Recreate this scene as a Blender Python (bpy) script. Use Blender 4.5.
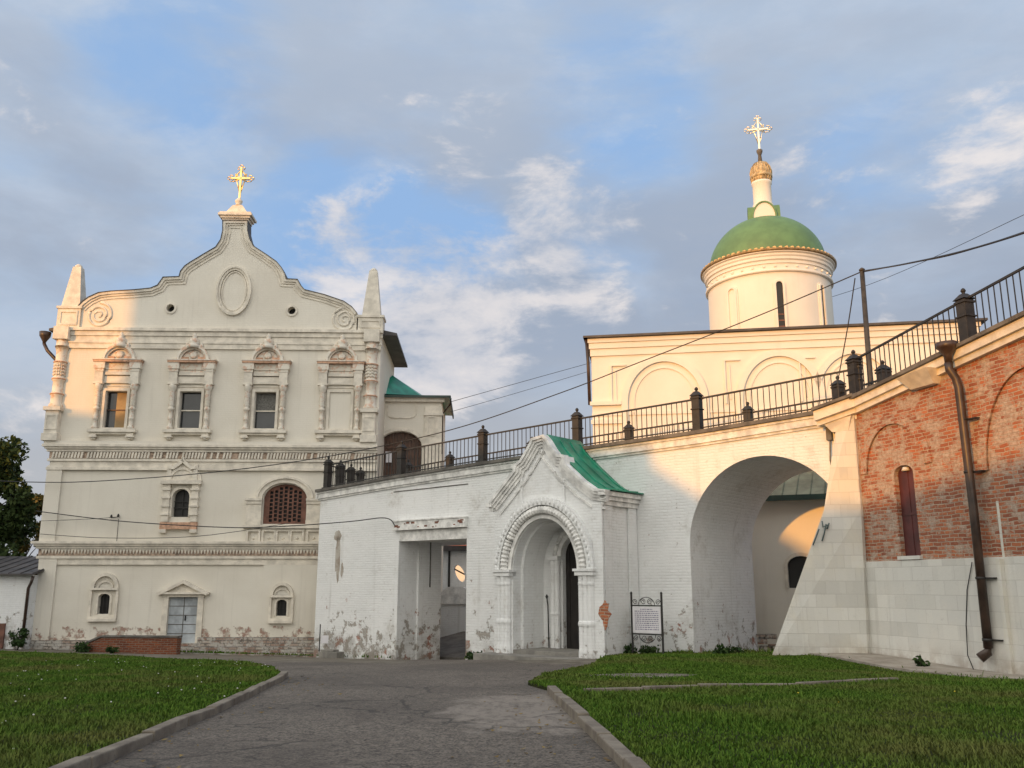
import bpy, math, random
import numpy as np
from mathutils import Vector, Matrix
from mathutils.geometry import tessellate_polygon, delaunay_2d_cdt
random.seed(7); np.random.seed(7)
R = math.radians; PI = math.pi
for o in list(bpy.data.objects): bpy.data.objects.remove(o)
scene = bpy.context.scene
COL = scene.collection

# ------------------------------------------------------------------ camera, world, sun, exposure
F = 900.0; CX, CY = 512.0, 384.0; PITCH = math.atan(0.2235); EYE = 1.6
cp, sp = math.cos(PITCH), math.sin(PITCH)
cd = bpy.data.cameras.new('camera'); cam = bpy.data.objects.new('camera', cd); COL.objects.link(cam)
cd.sensor_fit = 'HORIZONTAL'; cd.sensor_width = 36; cd.lens = 36*F/1024
cd.clip_start = 0.1; cd.clip_end = 3000
cam.location = (0, 0, EYE); cam.rotation_euler = (PI/2+PITCH, 0, 0)
scene.camera = cam

SUN_AZ = R(36); SUN_EL = R(7.1)          # behind the camera, to its left
SUN_DIR = Vector((-math.sin(SUN_AZ)*math.cos(SUN_EL), -math.cos(SUN_AZ)*math.cos(SUN_EL), math.sin(SUN_EL)))
world = bpy.data.worlds.new('World'); scene.world = world; world.use_nodes = True
def build_world():
    nt = world.node_tree; N = nt.nodes; L = nt.links
    N.clear()
    out = N.new('ShaderNodeOutputWorld'); bg = N.new('ShaderNodeBackground'); bg.inputs[1].default_value = 0.1
    L.new(bg.outputs[0], out.inputs[0])
    sky = N.new('ShaderNodeTexSky'); sky.sky_type = 'NISHITA'; sky.sun_disc = False
    sky.sun_elevation = SUN_EL; sky.sun_rotation = PI+SUN_AZ; sky.air_density = 1.0; sky.dust_density = 1.5; sky.ozone_density = 2.0
    tc = N.new('ShaderNodeTexCoord'); D = tc.outputs['Generated']
    def math_(op, a, b=None, clamp=False):
        n = N.new('ShaderNodeMath'); n.operation = op; n.use_clamp = clamp
        for i, v in enumerate((a, b)):
            if v is None: continue
            if isinstance(v, (int, float)): n.inputs[i].default_value = v
            else: L.new(v, n.inputs[i])
        return n.outputs[0]
    sep = N.new('ShaderNodeSeparateXYZ'); L.new(D, sep.inputs[0])
    zz = math_('MAXIMUM', sep.outputs[2], 0.0)
    den = math_('ADD', zz, 0.22)
    comb = N.new('ShaderNodeCombineXYZ')
    L.new(math_('DIVIDE', sep.outputs[0], den), comb.inputs[0]); L.new(math_('DIVIDE', sep.outputs[1], den), comb.inputs[1])
    def noise(vec, scale, detail, rough, dist=0.0, loc=(0,0,0), sc=(1,1,1), rot=0):
        mp = N.new('ShaderNodeMapping'); L.new(vec, mp.inputs[0]); mp.inputs['Location'].default_value = loc; mp.inputs['Scale'].default_value = sc
        mp.inputs['Rotation'].default_value = (0, 0, rot)
        n = N.new('ShaderNodeTexNoise'); n.inputs['Scale'].default_value = scale; n.inputs['Detail'].default_value = detail
        n.inputs['Roughness'].default_value = rough; n.inputs['Distortion'].default_value = dist
        L.new(mp.outputs[0], n.inputs['Vector']); return n.outputs[0]
    def ramp(v, a, b, s='EASE'):
        n = N.new('ShaderNodeMapRange'); n.interpolation_type = 'SMOOTHSTEP'; L.new(v, n.inputs[0])
        n.inputs[1].default_value = a; n.inputs[2].default_value = b; return n.outputs[0]
    def mix(f, a, b):
        n = N.new('ShaderNodeMix'); n.data_type = 'RGBA'
        if isinstance(f, (int, float)): n.inputs[0].default_value = f
        else: L.new(f, n.inputs[0])
        for i, v in ((6, a), (7, b)):
            if isinstance(v, tuple): n.inputs[i].default_value = (*v, 1)
            else: L.new(v, n.inputs[i])
        return n.outputs[2]
    P = comb.outputs[0]
    def blob(u, v, r0, r1):
        d = Vector((u-CX, F*cp-(CY-v)*sp, F*sp+(CY-v)*cp)).normalized()
        n = N.new('ShaderNodeVectorMath'); n.operation = 'DOT_PRODUCT'; L.new(D, n.inputs[0]); n.inputs[1].default_value = d
        return ramp(n.outputs['Value'], math.cos(r0), math.cos(r1))
    # clear sky graded with the Nishita sky; clouds in layers
    blue = mix(0.8, sky.outputs[0], (3.1, 4.9, 7.9))
    n1 = noise(P, 1.15, 7, 0.56, 0.35, (3.1, 1.7, 0), (1.0, 1.0, 1), 0.45)
    n2 = noise(P, 2.6, 8, 0.60, 0.5, (0.3, 5.2, 0), (0.75, 1.25, 1), 0.5)
    n3 = noise(D, 7.5, 10, 0.62, 0.25, (1.2, 0.4, 2.0), (1.0, 1.0, 2.1))
    n4 = noise(D, 2.6, 7, 0.55, 0.2, (4.2, 2.4, 1.0), (1.0, 1.0, 2.6))
    n5 = noise(D, 5.0, 8, 0.6, 0.3, (7.2, 1.4, 3.0), (1.0, 1.0, 2.4))
    # thin veil with gaps of blue
    gap = math_('MAXIMUM', blob(620, 110, 0.12, 0.01), blob(350, 222, 0.13, 0.01))
    gap = math_('MAXIMUM', gap, blob(185, 60, 0.14, 0.01)); gap = math_('MAXIMUM', gap, math_('MULTIPLY', blob(905, 170, 0.16, 0.01), .9)); gap = math_('MAXIMUM', gap, blob(455, 235, 0.08, 0.01))
    veil = ramp(math_('SUBTRACT', math_('ADD', math_('MULTIPLY', n1, .6), math_('MULTIPLY', n5, .4)), math_('MULTIPLY', gap, .12)), 0.29, 0.53)
    c = mix(math_('MULTIPLY', veil, .95), blue, (4.0, 4.9, 6.2))
    # streaks
    c = mix(math_('MULTIPLY', ramp(n2, 0.54, 0.74), 0.5), c, (5.0, 5.7, 6.8))
    # finely broken cloudlets over the whole sky
    c = mix(math_('MULTIPLY', ramp(math_('ADD', math_('MULTIPLY', n3, .5), math_('MULTIPLY', n5, .5)), .45, .62), .5), c, (5.1, 5.7, 6.7))
    # grey bank: lower, right and a lavender sheet overhead
    gb = math_('MAXIMUM', blob(860, 290, 0.34, 0.05), blob(520, 400, 0.26, 0.02))
    gb = math_('MAXIMUM', gb, math_('MULTIPLY', blob(500, 90, 0.42, 0.1), 0.8)); gb = math_('MAXIMUM', gb, math_('MULTIPLY', blob(40, 240, 0.25, 0.05), 0.55))
    gb = math_('MAXIMUM', gb, math_('MULTIPLY', ramp(sep.outputs[2], 0.26, 0.06), .9))
    gm = math_('MULTIPLY', ramp(math_('SUBTRACT', math_('ADD', n4, math_('MULTIPLY', gb, 0.26)), math_('MULTIPLY', gap, .12)), 0.52, 0.78), 0.8)
    c = mix(gm, c, mix(ramp(sep.outputs[2], 0.30, 0.60), (3.05, 3.5, 4.35), (3.8, 4.4, 5.4)))
    c = mix(math_('MULTIPLY', ramp(sep.outputs[2], 0.30, 0.08), .75), c, (4.5, 4.55, 4.65))
    # bright lit cumulus bank with shaded undersides
    cb = math_('MAXIMUM', blob(440, 300, 0.17, 0.03), math_('MULTIPLY', blob(565, 225, 0.11, 0.02), .9))
    cb = math_('MAXIMUM', cb, math_('MULTIPLY', blob(335, 268, 0.10, 0.02), 0.9)); cb = math_('MAXIMUM', cb, math_('MULTIPLY', blob(560, 300, 0.10, 0.01), 0.75))
    cb = math_('MAXIMUM', cb, math_('MULTIPLY', blob(810, 190, 0.10, 0.01), 0.6)); cb = math_('MAXIMUM', cb, math_('MULTIPLY', blob(985, 170, 0.09, 0.02), 0.6)); cb = math_('MAXIMUM', cb, math_('MULTIPLY', blob(668, 130, 0.045, 0.005), 0.8))
    dens = math_('ADD', math_('ADD', math_('MULTIPLY', n3, .7), math_('MULTIPLY', n5, .3)), math_('MULTIPLY', cb, 0.20))
    cm = ramp(dens, 0.575, 0.71)
    cc = mix(ramp(math_('ADD', math_('MULTIPLY', n5, .6), math_('MULTIPLY', n3, .4)), .40, .62), (4.7, 5.0, 5.7), (7.7, 7.2, 7.0))
    c = mix(math_('MULTIPLY', cm, .85), c, cc)
    # the half of the sky towards the low sun is brighter and warmer
    n = N.new('ShaderNodeVectorMath'); n.operation = 'DOT_PRODUCT'; L.new(D, n.inputs[0]); n.inputs[1].default_value = Vector((SUN_DIR.x, SUN_DIR.y, 0.15)).normalized()
    c = mix(ramp(n.outputs['Value'], -0.2, 1.0), c, (16.2, 15.6, 14.2))
    L.new(c, bg.inputs[0])
build_world()
sd = bpy.data.lights.new('sun', 'SUN'); sd.energy = 2.85; sd.color = (1.0, 0.44, 0.075); sd.angle = R(0.6)
sun = bpy.data.objects.new('sun', sd); COL.objects.link(sun); sun.location = (-40, -60, 40)
sun.rotation_euler = (-SUN_DIR).to_track_quat('-Z', 'Y').to_euler()
vs = scene.view_settings; vs.view_transform = 'Standard'; vs.look = 'None'; vs.gamma = 1; vs.use_curve_mapping = False; vs.exposure = 0.18

# ------------------------------------------------------------------ helpers: frames, meshes
def ray(u, v): return Vector((u-CX, F*cp-(CY-v)*sp, F*sp+(CY-v)*cp))
def at(u, v, Y):                                   # the point Y metres ahead seen towards (u, v)
    d = ray(u, v); return Vector((0, 0, EYE)) + d*(Y/d.y)
def gz(x, y):
    x = min(max(x, -32), 14); y = min(max(y, 0), 47)
    return float(gzv(x, y))
def gzv(x, y):                                     # the same for arrays
    return .01105*y-.0012369*y*y+.0014377*x*y-.00004829*x*y*y+.20*np.exp(-((x-5.5)**2+(y-30.5)**2)/32)+.15*np.exp(-((x-10)**2+(y-26.5)**2)/10)-.27*np.exp(-((x-12)**2+(y-20.5)**2)/20)
def gp(u, v):                                      # the point of the ground seen towards (u, v)
    d = ray(u, v); lo, hi = 1.0, 70.0
    for _ in range(50):
        m = (lo+hi)/2; p = Vector((0, 0, EYE))+d*(m/d.y)
        if p.z > gz(p.x, p.y): lo = m
        else: hi = m
    return Vector((0, 0, EYE))+d*(lo/d.y)
class Frame:                                       # local x along a facade, y to its back, z up from base
    def __init__(s, ox, oy, ang, base):
        s.o = Vector((ox, oy, 0)); s.a = ang; s.base = base
        s.X = Vector((math.cos(ang), math.sin(ang), 0)); s.Y = Vector((-math.sin(ang), math.cos(ang), 0))
    def hit(s, u, v, y=0.0):
        d = ray(u, v); c = Vector((0, 0, EYE)); p0 = s.o+s.Y*y
        t = (p0-c).dot(s.Y)/d.dot(s.Y); p = c+d*t; q = p-s.o
        return q.dot(s.X), p.z-s.base
    def x(s, u, v, y=0.0): return s.hit(u, v, y)[0]
    def z(s, u, v, y=0.0): return s.hit(u, v, y)[1]
    def W(s, x, y, z): return s.o+s.X*x+s.Y*y+Vector((0, 0, s.base+z))

def tag(o, label=None, cat=None, group=None, kind=None):
    if label: o['label'] = label
    if cat: o['category'] = cat
    if group: o['group'] = group
    if kind: o['kind'] = kind
    return o
def empty(name, loc, rz, label, cat, group=None):
    o = bpy.data.objects.new(name, None); COL.objects.link(o); o.location = loc; o.rotation_euler = (0, 0, rz)
    o.empty_display_size = 0.3
    return tag(o, label, cat, group)
def fempty(name, fr, label, cat, group=None): return empty(name, (fr.o.x, fr.o.y, fr.base), fr.a, label, cat, group)

def norm2(pts, closed=False):
    n = len(pts); out = []
    for i in range(n):
        a = pts[(i-1) % n] if (closed or i > 0) else pts[i]; b = pts[(i+1) % n] if (closed or i < n-1) else pts[i]
        p = pts[i]; d1 = (p[0]-a[0], p[1]-a[1]); d2 = (b[0]-p[0], b[1]-p[1]); l1 = math.hypot(*d1); l2 = math.hypot(*d2)
        if l1 < 1e-9: d1, l1 = d2, l2
        if l2 < 1e-9: d2, l2 = d1, l1
        nx, nz = -d1[1]/l1-d2[1]/l2, d1[0]/l1+d2[0]/l2; l = math.hypot(nx, nz) or 1; k = min(2.0/l, 1.9)/l
        out.append((nx*k, nz*k))
    return out
class MB:
    def __init__(s): s.v = []; s.f = []; s.sm = []
    def add(s, vs, fs, smooth=False):
        k = len(s.v); s.v += [tuple(p) for p in vs]; s.f += [tuple(i+k for i in f) for f in fs]; s.sm += [smooth]*len(fs); return s
    def box(s, x0, x1, y0, y1, z0, z1):
        v = [(x, y, z) for x in (x0, x1) for y in (y0, y1) for z in (z0, z1)]
        return s.add(v, [(0,1,3,2),(4,6,7,5),(0,4,5,1),(2,3,7,6),(0,2,6,4),(1,5,7,3)])
    def hexa(s, b, t):                              # two loops, same count
        n = len(b); v = list(b)+list(t)
        return s.add(v, [tuple(range(n))[::-1], tuple(range(n, 2*n))]+[(i, (i+1) % n, n+(i+1) % n, n+i) for i in range(n)])
    def prism(s, loops, y0, y1, smooth_sides=False):        # loops of (x, z), first outer, others holes
        if not isinstance(loops[0][0], (tuple, list)): loops = [loops]
        tris = tessellate_polygon([[Vector((p[0], p[1], 0)) for p in l] for l in loops])
        flat = [p for l in loops for p in l]; n = len(flat)
        s.add([(p[0], y0, p[1]) for p in flat]+[(p[0], y1, p[1]) for p in flat], [t for t in tris]+[tuple(n+i for i in t)[::-1] for t in tris])
        for l in loops:
            m = len(l)
            s.add([(p[0], y0, p[1]) for p in l]+[(p[0], y1, p[1]) for p in l], [(i, (i+1) % m, m+(i+1) % m, m+i) for i in range(m)], smooth_sides)
        return s
    def prism_z(s, loop, z0, z1): return s.hexa([(p[0], p[1], z0) for p in loop], [(p[0], p[1], z1) for p in loop])
    def lathe(s, cx, cy, prof, seg=16, smooth=True, a0=0.0, squash=1.0):
        v = []; f = []; m = len(prof)
        for i in range(seg):
            a = a0+2*PI*i/seg
            for r, z in prof: v.append((cx+r*math.cos(a), cy+r*math.sin(a)*squash, z))
        for i in range(seg):
            j = (i+1) % seg
            for k in range(m-1): f.append((i*m+k, j*m+k, j*m+k+1, i*m+k+1))
        f.append(tuple(i*m+m-1 for i in range(seg))); f.append(tuple(i*m for i in range(seg))[::-1])
        return s.add(v, f, smooth)
    def tube(s, pts, r, seg=6, smooth=True):
        pts = [Vector(p) for p in pts]; v = []; f = []; n = len(pts)
        for i, p in enumerate(pts):
            t = (pts[min(i+1, n-1)]-pts[max(i-1, 0)]).normalized()
            up = Vector((0, 0, 1)) if abs(t.z) < 0.9 else Vector((1, 0, 0))
            a = t.cross(up).normalized(); b = t.cross(a)
            rr = r[i] if isinstance(r, (list, tuple)) else r
            for k in range(seg):
                g = 2*PI*k/seg; v.append(p+a*(rr*math.cos(g))+b*(rr*math.sin(g)))
        for i in range(n-1):
            for k in range(seg): f.append((i*seg+k, i*seg+(k+1) % seg, (i+1)*seg+(k+1) % seg, (i+1)*seg+k))
        f.append(tuple(range(seg))[::-1]); f.append(tuple((n-1)*seg+k for k in range(seg)))
        return s.add(v, f, smooth)
    def ribbon(s, pts, w0, w1, y0, y1, closed=False):       # band between two offsets of a path in x-z, extruded
        nn = norm2(pts, closed); n = len(pts)
        A = [(p[0]+q[0]*w0, p[1]+q[1]*w0) for p, q in zip(pts, nn)]; B = [(p[0]+q[0]*w1, p[1]+q[1]*w1) for p, q in zip(pts, nn)]
        v = []
        for a, b in zip(A, B): v += [(a[0], y0, a[1]), (b[0], y0, b[1]), (b[0], y1, b[1]), (a[0], y1, a[1])]
        f = []
        for i in range(n if closed else n-1):
            j = (i+1) % n
            for k in range(4): f.append((i*4+k, j*4+k, j*4+(k+1) % 4, i*4+(k+1) % 4))
        if not closed: f += [(0, 1, 2, 3), tuple((n-1)*4+k for k in (3, 2, 1, 0))]
        return s.add(v, f)
    def arc(s, cx, cz, r0, r1, y0, y1, a0=0.0, a1=PI, n=24, sq=1.0):
        pts = [(cx+math.cos(a)*r0, cz+math.sin(a)*r0*sq) for a in np.linspace(a0, a1, n)]
        q = [(cx+math.cos(a)*r1, cz+math.sin(a)*(r0*sq+r1-r0)) for a in np.linspace(a0, a1, n)]
        v = []
        for a, b in zip(pts, q): v += [(a[0], y0, a[1]), (b[0], y0, b[1]), (b[0], y1, b[1]), (a[0], y1, a[1])]
        f = [(i*4+k, (i+1)*4+k, (i+1)*4+(k+1) % 4, i*4+(k+1) % 4) for i in range(n-1) for k in range(4)]
        f += [(0, 1, 2, 3), tuple((n-1)*4+k for k in (3, 2, 1, 0))]
        return s.add(v, f)
    def build(s, name, mat, parent=None, loc=None, bevel=0.0):
        me = bpy.data.meshes.new(name); me.from_pydata([tuple(p) for p in s.v], [], s.f); me.update()
        import bmesh
        bm = bmesh.new(); bm.from_mesh(me); bmesh.ops.recalc_face_normals(bm, faces=bm.faces); bm.to_mesh(me); bm.free()
        if any(s.sm): me.polygons.foreach_set('use_smooth', s.sm)
        me.materials.append(mat)
        o = bpy.data.objects.new(name, me); COL.objects.link(o)
        if parent: o.parent = parent
        if loc: o.location = loc
        if bevel:
            b = o.modifiers.new('bevel', 'BEVEL'); b.width = bevel; b.segments = 2; b.limit_method = 'ANGLE'
        return o
def copy_tree(o, parent=None, shift=None):
    c = o.copy(); COL.objects.link(c)
    if parent: c.parent = parent
    if shift: c.location = Vector(o.location)+Vector(shift)
    for ch in list(o.children): copy_tree(ch, c)
    return c
def arch_loop(cx, hw, zb, zs, rise=None, n=20):             # opening: flat bottom, round (or squashed) head
    rise = rise if rise is not None else hw
    return [(cx-hw, zb)]+[(cx-math.cos(a)*hw, zs+math.sin(a)*rise) for a in np.linspace(0, PI, n)]+[(cx+hw, zb)]
def rect(x0, x1, z0, z1): return [(x0, z0), (x0, z1), (x1, z1), (x1, z0)]
def sheet(loop, name, mat, dz, step=1.0, kind='structure', zoff=None, label=None):
    xs = [p[0] for p in loop]; ys = [p[1] for p in loop]
    # densify the edge, then fill with a grid so the sheet follows the ground
    edge = []
    for i in range(len(loop)):
        a, b = Vector(loop[i][:2]), Vector(loop[(i+1) % len(loop)][:2]); k = max(1, int((b-a).length/step))
        edge += [a.lerp(b, j/k) for j in range(k)]
    pts = list(edge); E = [(i, (i+1) % len(edge)) for i in range(len(edge))]
    for gx in np.arange(min(xs), max(xs), step):
        for gy in np.arange(min(ys), max(ys), step): pts.append(Vector((gx+random.uniform(-.1, .1)*step, gy+random.uniform(-.1, .1)*step)))
    V, _, Fc, *_ = delaunay_2d_cdt(pts, E, [list(range(len(edge)))], 1, 1e-4)
    m = MB(); m.add([(p.x, p.y, gz(p.x, p.y)+dz) for p in V], [tuple(f) for f in Fc], True)
    n = len(edge); m.add([(p.x, p.y, gz(p.x, p.y)+dz) for p in edge]+[(p.x, p.y, gz(p.x, p.y)+dz-.3) for p in edge], [(i, (i+1) % n, n+(i+1) % n, n+i) for i in range(n)])
    o = m.build(name, mat)
    if sum(p.normal.z for p in o.data.polygons) < 0: o.data.flip_normals()
    return tag(o, label, None, None, kind)
def inside(loop, X, Y):
    r = np.zeros(X.shape, bool); n = len(loop)
    for i in range(n):
        x1, y1 = loop[i][:2]; x2, y2 = loop[(i+1) % n][:2]
        c = ((y1 > Y) != (y2 > Y)) & (X < (x2-x1)*(Y-y1)/((y2-y1) or 1e-9)+x1); r ^= c
    return r

# ------------------------------------------------------------------ materials
class Mat:
    def __init__(s, name, rough=0.8, metal=0.0):
        s.m = bpy.data.materials.new(name); s.m.use_nodes = True; s.nt = s.m.node_tree; s.N = s.nt.nodes; s.L = s.nt.links
        s.b = s.N['Principled BSDF']; s.b.inputs['Roughness'].default_value = rough; s.b.inputs['Metallic'].default_value = metal
        s.tc = s.N.new('ShaderNodeTexCoord'); s.P = s.tc.outputs['Object']
    def link(s, v, sock):
        if isinstance(v, (int, float)): sock.default_value = v
        elif isinstance(v, tuple): sock.default_value = (*v, 1) if len(sock.default_value) == 4 else v
        else: s.L.new(v, sock)
    def math(s, op, a, b=0.0, clamp=False):
        n = s.N.new('ShaderNodeMath'); n.operation = op; n.use_clamp = clamp; s.link(a, n.inputs[0]); s.link(b, n.inputs[1]); return n.outputs[0]
    def noise(s, scale, detail=4, rough=0.55, vec=None, sc=(1,1,1), dist=0.0, loc=(0,0,0)):
        mp = s.N.new('ShaderNodeMapping'); s.L.new(vec or s.P, mp.inputs[0]); mp.inputs['Scale'].default_value = sc; mp.inputs['Location'].default_value = loc
        n = s.N.new('ShaderNodeTexNoise'); s.L.new(mp.outputs[0], n.inputs['Vector']); n.inputs['Scale'].default_value = scale
        n.inputs['Detail'].default_value = detail; n.inputs['Roughness'].default_value = rough; n.inputs['Distortion'].default_value = dist
        return n.outputs[0]
    def ramp(s, v, a, b, lo=0.0, hi=1.0):
        n = s.N.new('ShaderNodeMapRange'); n.interpolation_type = 'SMOOTHSTEP'; s.link(v, n.inputs[0])
        n.inputs[1].default_value = a; n.inputs[2].default_value = b; n.inputs[3].default_value = lo; n.inputs[4].default_value = hi; return n.outputs[0]
    def mix(s, f, a, b, mode='MIX'):
        n = s.N.new('ShaderNodeMix'); n.data_type = 'RGBA'; n.blend_type = mode; s.link(f, n.inputs[0]); s.link(a, n.inputs[6]); s.link(b, n.inputs[7]); return n.outputs[2]
    def wallvec(s):                                # (x + y, z) so that reveals carry the courses too
        sep = s.N.new('ShaderNodeSeparateXYZ'); s.L.new(s.P, sep.inputs[0]); c = s.N.new('ShaderNodeCombineXYZ')
        s.L.new(s.math('ADD', sep.outputs[0], sep.outputs[1]), c.inputs[0]); s.L.new(sep.outputs[2], c.inputs[1]); s.zc = sep.outputs[2]; s.xc = sep.outputs[0]; return c.outputs[0]
    def brick(s, vec, w, h, mortar=0.012, smooth=0.1, bias=0.0, c1=(1,1,1), c2=(0,0,0), cm=(0,0,0), off=0.5):
        n = s.N.new('ShaderNodeTexBrick'); s.L.new(vec, n.inputs['Vector']); n.offset = off; n.inputs['Scale'].default_value = 1.0
        n.inputs['Brick Width'].default_value = w; n.inputs['Row Height'].default_value = h; n.inputs['Mortar Size'].default_value = mortar
        n.inputs['Mortar Smooth'].default_value = smooth; n.inputs['Bias'].default_value = bias
        s.link(c1, n.inputs['Color1']); s.link(c2, n.inputs['Color2']); s.link(cm, n.inputs['Mortar']); return n.outputs['Color'], n.outputs['Fac']
    def bump(s, h, strength=0.3, dist=0.02):
        n = s.N.new('ShaderNodeBump'); n.inputs['Strength'].default_value = strength; n.inputs['Distance'].default_value = dist; s.link(h, n.inputs['Height'])
        s.L.new(n.outputs[0], s.b.inputs['Normal'])
    def done(s, col, rough=None):
        s.link(col, s.b.inputs['Base Color'])
        if rough is not None: s.link(rough, s.b.inputs['Roughness'])
        return s.m

def plain(name, col, rough=0.7, metal=0.0, var=0.18, scale=3.0, bump=0.0):
    m = Mat(name, rough, metal)
    n = m.noise(scale, 6, 0.6)
    dark = tuple(c*(1-var*1.6) for c in col); lite = tuple(min(1, c*(1+var*0.7)) for c in col)
    if bump: m.bump(m.noise(scale*6, 5), bump, 0.02)
    return m.done(m.mix(m.ramp(n, 0.3, 0.7), dark, lite))
def plaster_palace():
    m = Mat('cream_plaster', 0.88); v = m.wallvec()
    big = m.noise(0.35, 6, 0.6); fine = m.noise(3.0, 6, 0.65); streak = m.noise(1.2, 6, 0.65, sc=(3.6, 3.6, 0.16))
    _, mf = m.brick(v, 0.30, 0.095, 0.012, 0.5)
    c = m.mix(m.ramp(big, 0.3, 0.7), (.665, .615, .525), (.74, .695, .605))
    c = m.mix(m.ramp(streak, 0.52, 0.8, 0, 0.45), c, (.52, .475, .405))
    c = m.mix(m.ramp(fine, 0.58, 0.82, 0, 0.3), c, (.80, .76, .68))
    # worn off near the ground: old brick and lime
    w = m.math('ADD', m.noise(2.1, 7, 0.7), m.ramp(m.zc, 0.75, 1.25, 0.045, -0.36))
    und = m.mix(m.ramp(m.noise(5, 4), .42, .6), (.27, .13, .09), (.44, .39, .32))
    c = m.mix(m.math('MULTIPLY', m.ramp(w, 0.53, 0.60), .85), c, und)
    h = m.math('ADD', m.math('MULTIPLY', mf, -0.35), m.math('ADD', m.noise(9, 6, 0.6), m.math('MULTIPLY', m.ramp(w, .53, .6), -0.8)))
    m.bump(h, 0.35, 0.02); return m.done(c)
def whitewash(name='whitewash', peel=0.0, tint=(1,1,1)):
    m = Mat(name, 0.9); v = m.wallvec()
    mp = m.N.new('ShaderNodeVectorMath'); mp.operation = 'ADD'; m.L.new(v, mp.inputs[0])
    nn = m.N.new('ShaderNodeTexNoise'); nn.inputs['Scale'].default_value = 0.9; nn.inputs['Detail'].default_value = 3; m.L.new(m.P, nn.inputs['Vector'])
    sc = m.N.new('ShaderNodeVectorMath'); sc.operation = 'SCALE'; m.L.new(nn.outputs['Color'], sc.inputs[0]); sc.inputs['Scale'].default_value = 0.07
    m.L.new(sc.outputs[0], mp.inputs[1]); v2 = mp.outputs[0]
    bc, mf = m.brick(v2, 0.31, 0.098, 0.014, 0.6, c1=(.775, .785, .78), c2=(.72, .725, .715), cm=(.68, .68, .665))
    big = m.noise(0.45, 7, 0.62); fine = m.noise(4, 7, 0.7); streak = m.noise(1.0, 6, 0.65, sc=(2.4, 2.4, 0.14))
    c = m.mix(m.ramp(big, 0.32, 0.68), bc, (.80, .80, .79))
    c = m.mix(m.ramp(streak, 0.55, 0.78, 0, 0.45), c, (.46, .45, .42))
    c = m.mix(m.ramp(fine, 0.57, 0.73, 0, 0.5), c, (.42, .40, .365))
    c = m.mix(m.math('MULTIPLY', m.ramp(m.noise(.62, 7, .7, loc=(6, 2, 9)), .54, .70), m.ramp(m.noise(5, 6, .7), .35, .6, .15, .55)), c, (.40, .37, .32))
    # flakes: more of them low down and under the coping
    low = m.ramp(m.zc, 0.0, 3.0, 0.125, -0.028)
    fl = m.math('ADD', m.noise(2.7, 8, 0.72, loc=(3, 1, 7)), m.math('ADD', low, peel))
    fm = m.ramp(fl, 0.625, 0.67)
    und = m.mix(m.ramp(m.noise(1.3, 4), .52, .66), (.33, .30, .26), (.34, .13, .075))
    c = m.mix(m.math('MULTIPLY', fm, 0.9), c, und)
    grime = m.math('MULTIPLY', m.ramp(m.zc, 0.9, 0.1), m.ramp(m.noise(1.5, 6, .65), .38, .62))
    c = m.mix(m.math('MULTIPLY', grime, 0.6), c, (.22, .19, .155))
    if tint != (1,1,1): c = m.mix(1.0, c, tint, 'MULTIPLY')
    h = m.math('ADD', m.math('MULTIPLY', mf, m.ramp(m.noise(.9, 5, .6, loc=(4, 4, 4)), .38, .62, -.12, -0.62)), m.math('ADD', m.math('MULTIPLY', m.noise(7, 7, .65), 1.1), m.math('MULTIPLY', fm, -0.9)))
    m.bump(h, 0.55, 0.03); return m.done(c)
def cathedral_plaster():
    m = Mat('pale_plaster', 0.88); m.wallvec()
    big = m.noise(0.3, 6, 0.6); streak = m.noise(0.9, 5, 0.6, sc=(1.8, 1.8, 0.2))
    c = m.mix(m.ramp(big, 0.3, 0.7), (.70, .66, .58), (.78, .74, .66))
    c = m.mix(m.ramp(streak, 0.55, 0.8, 0, 0.28), c, (.55, .49, .42))
    m.bump(m.noise(8, 6, .6), 0.2, 0.02); return m.done(c)
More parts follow.
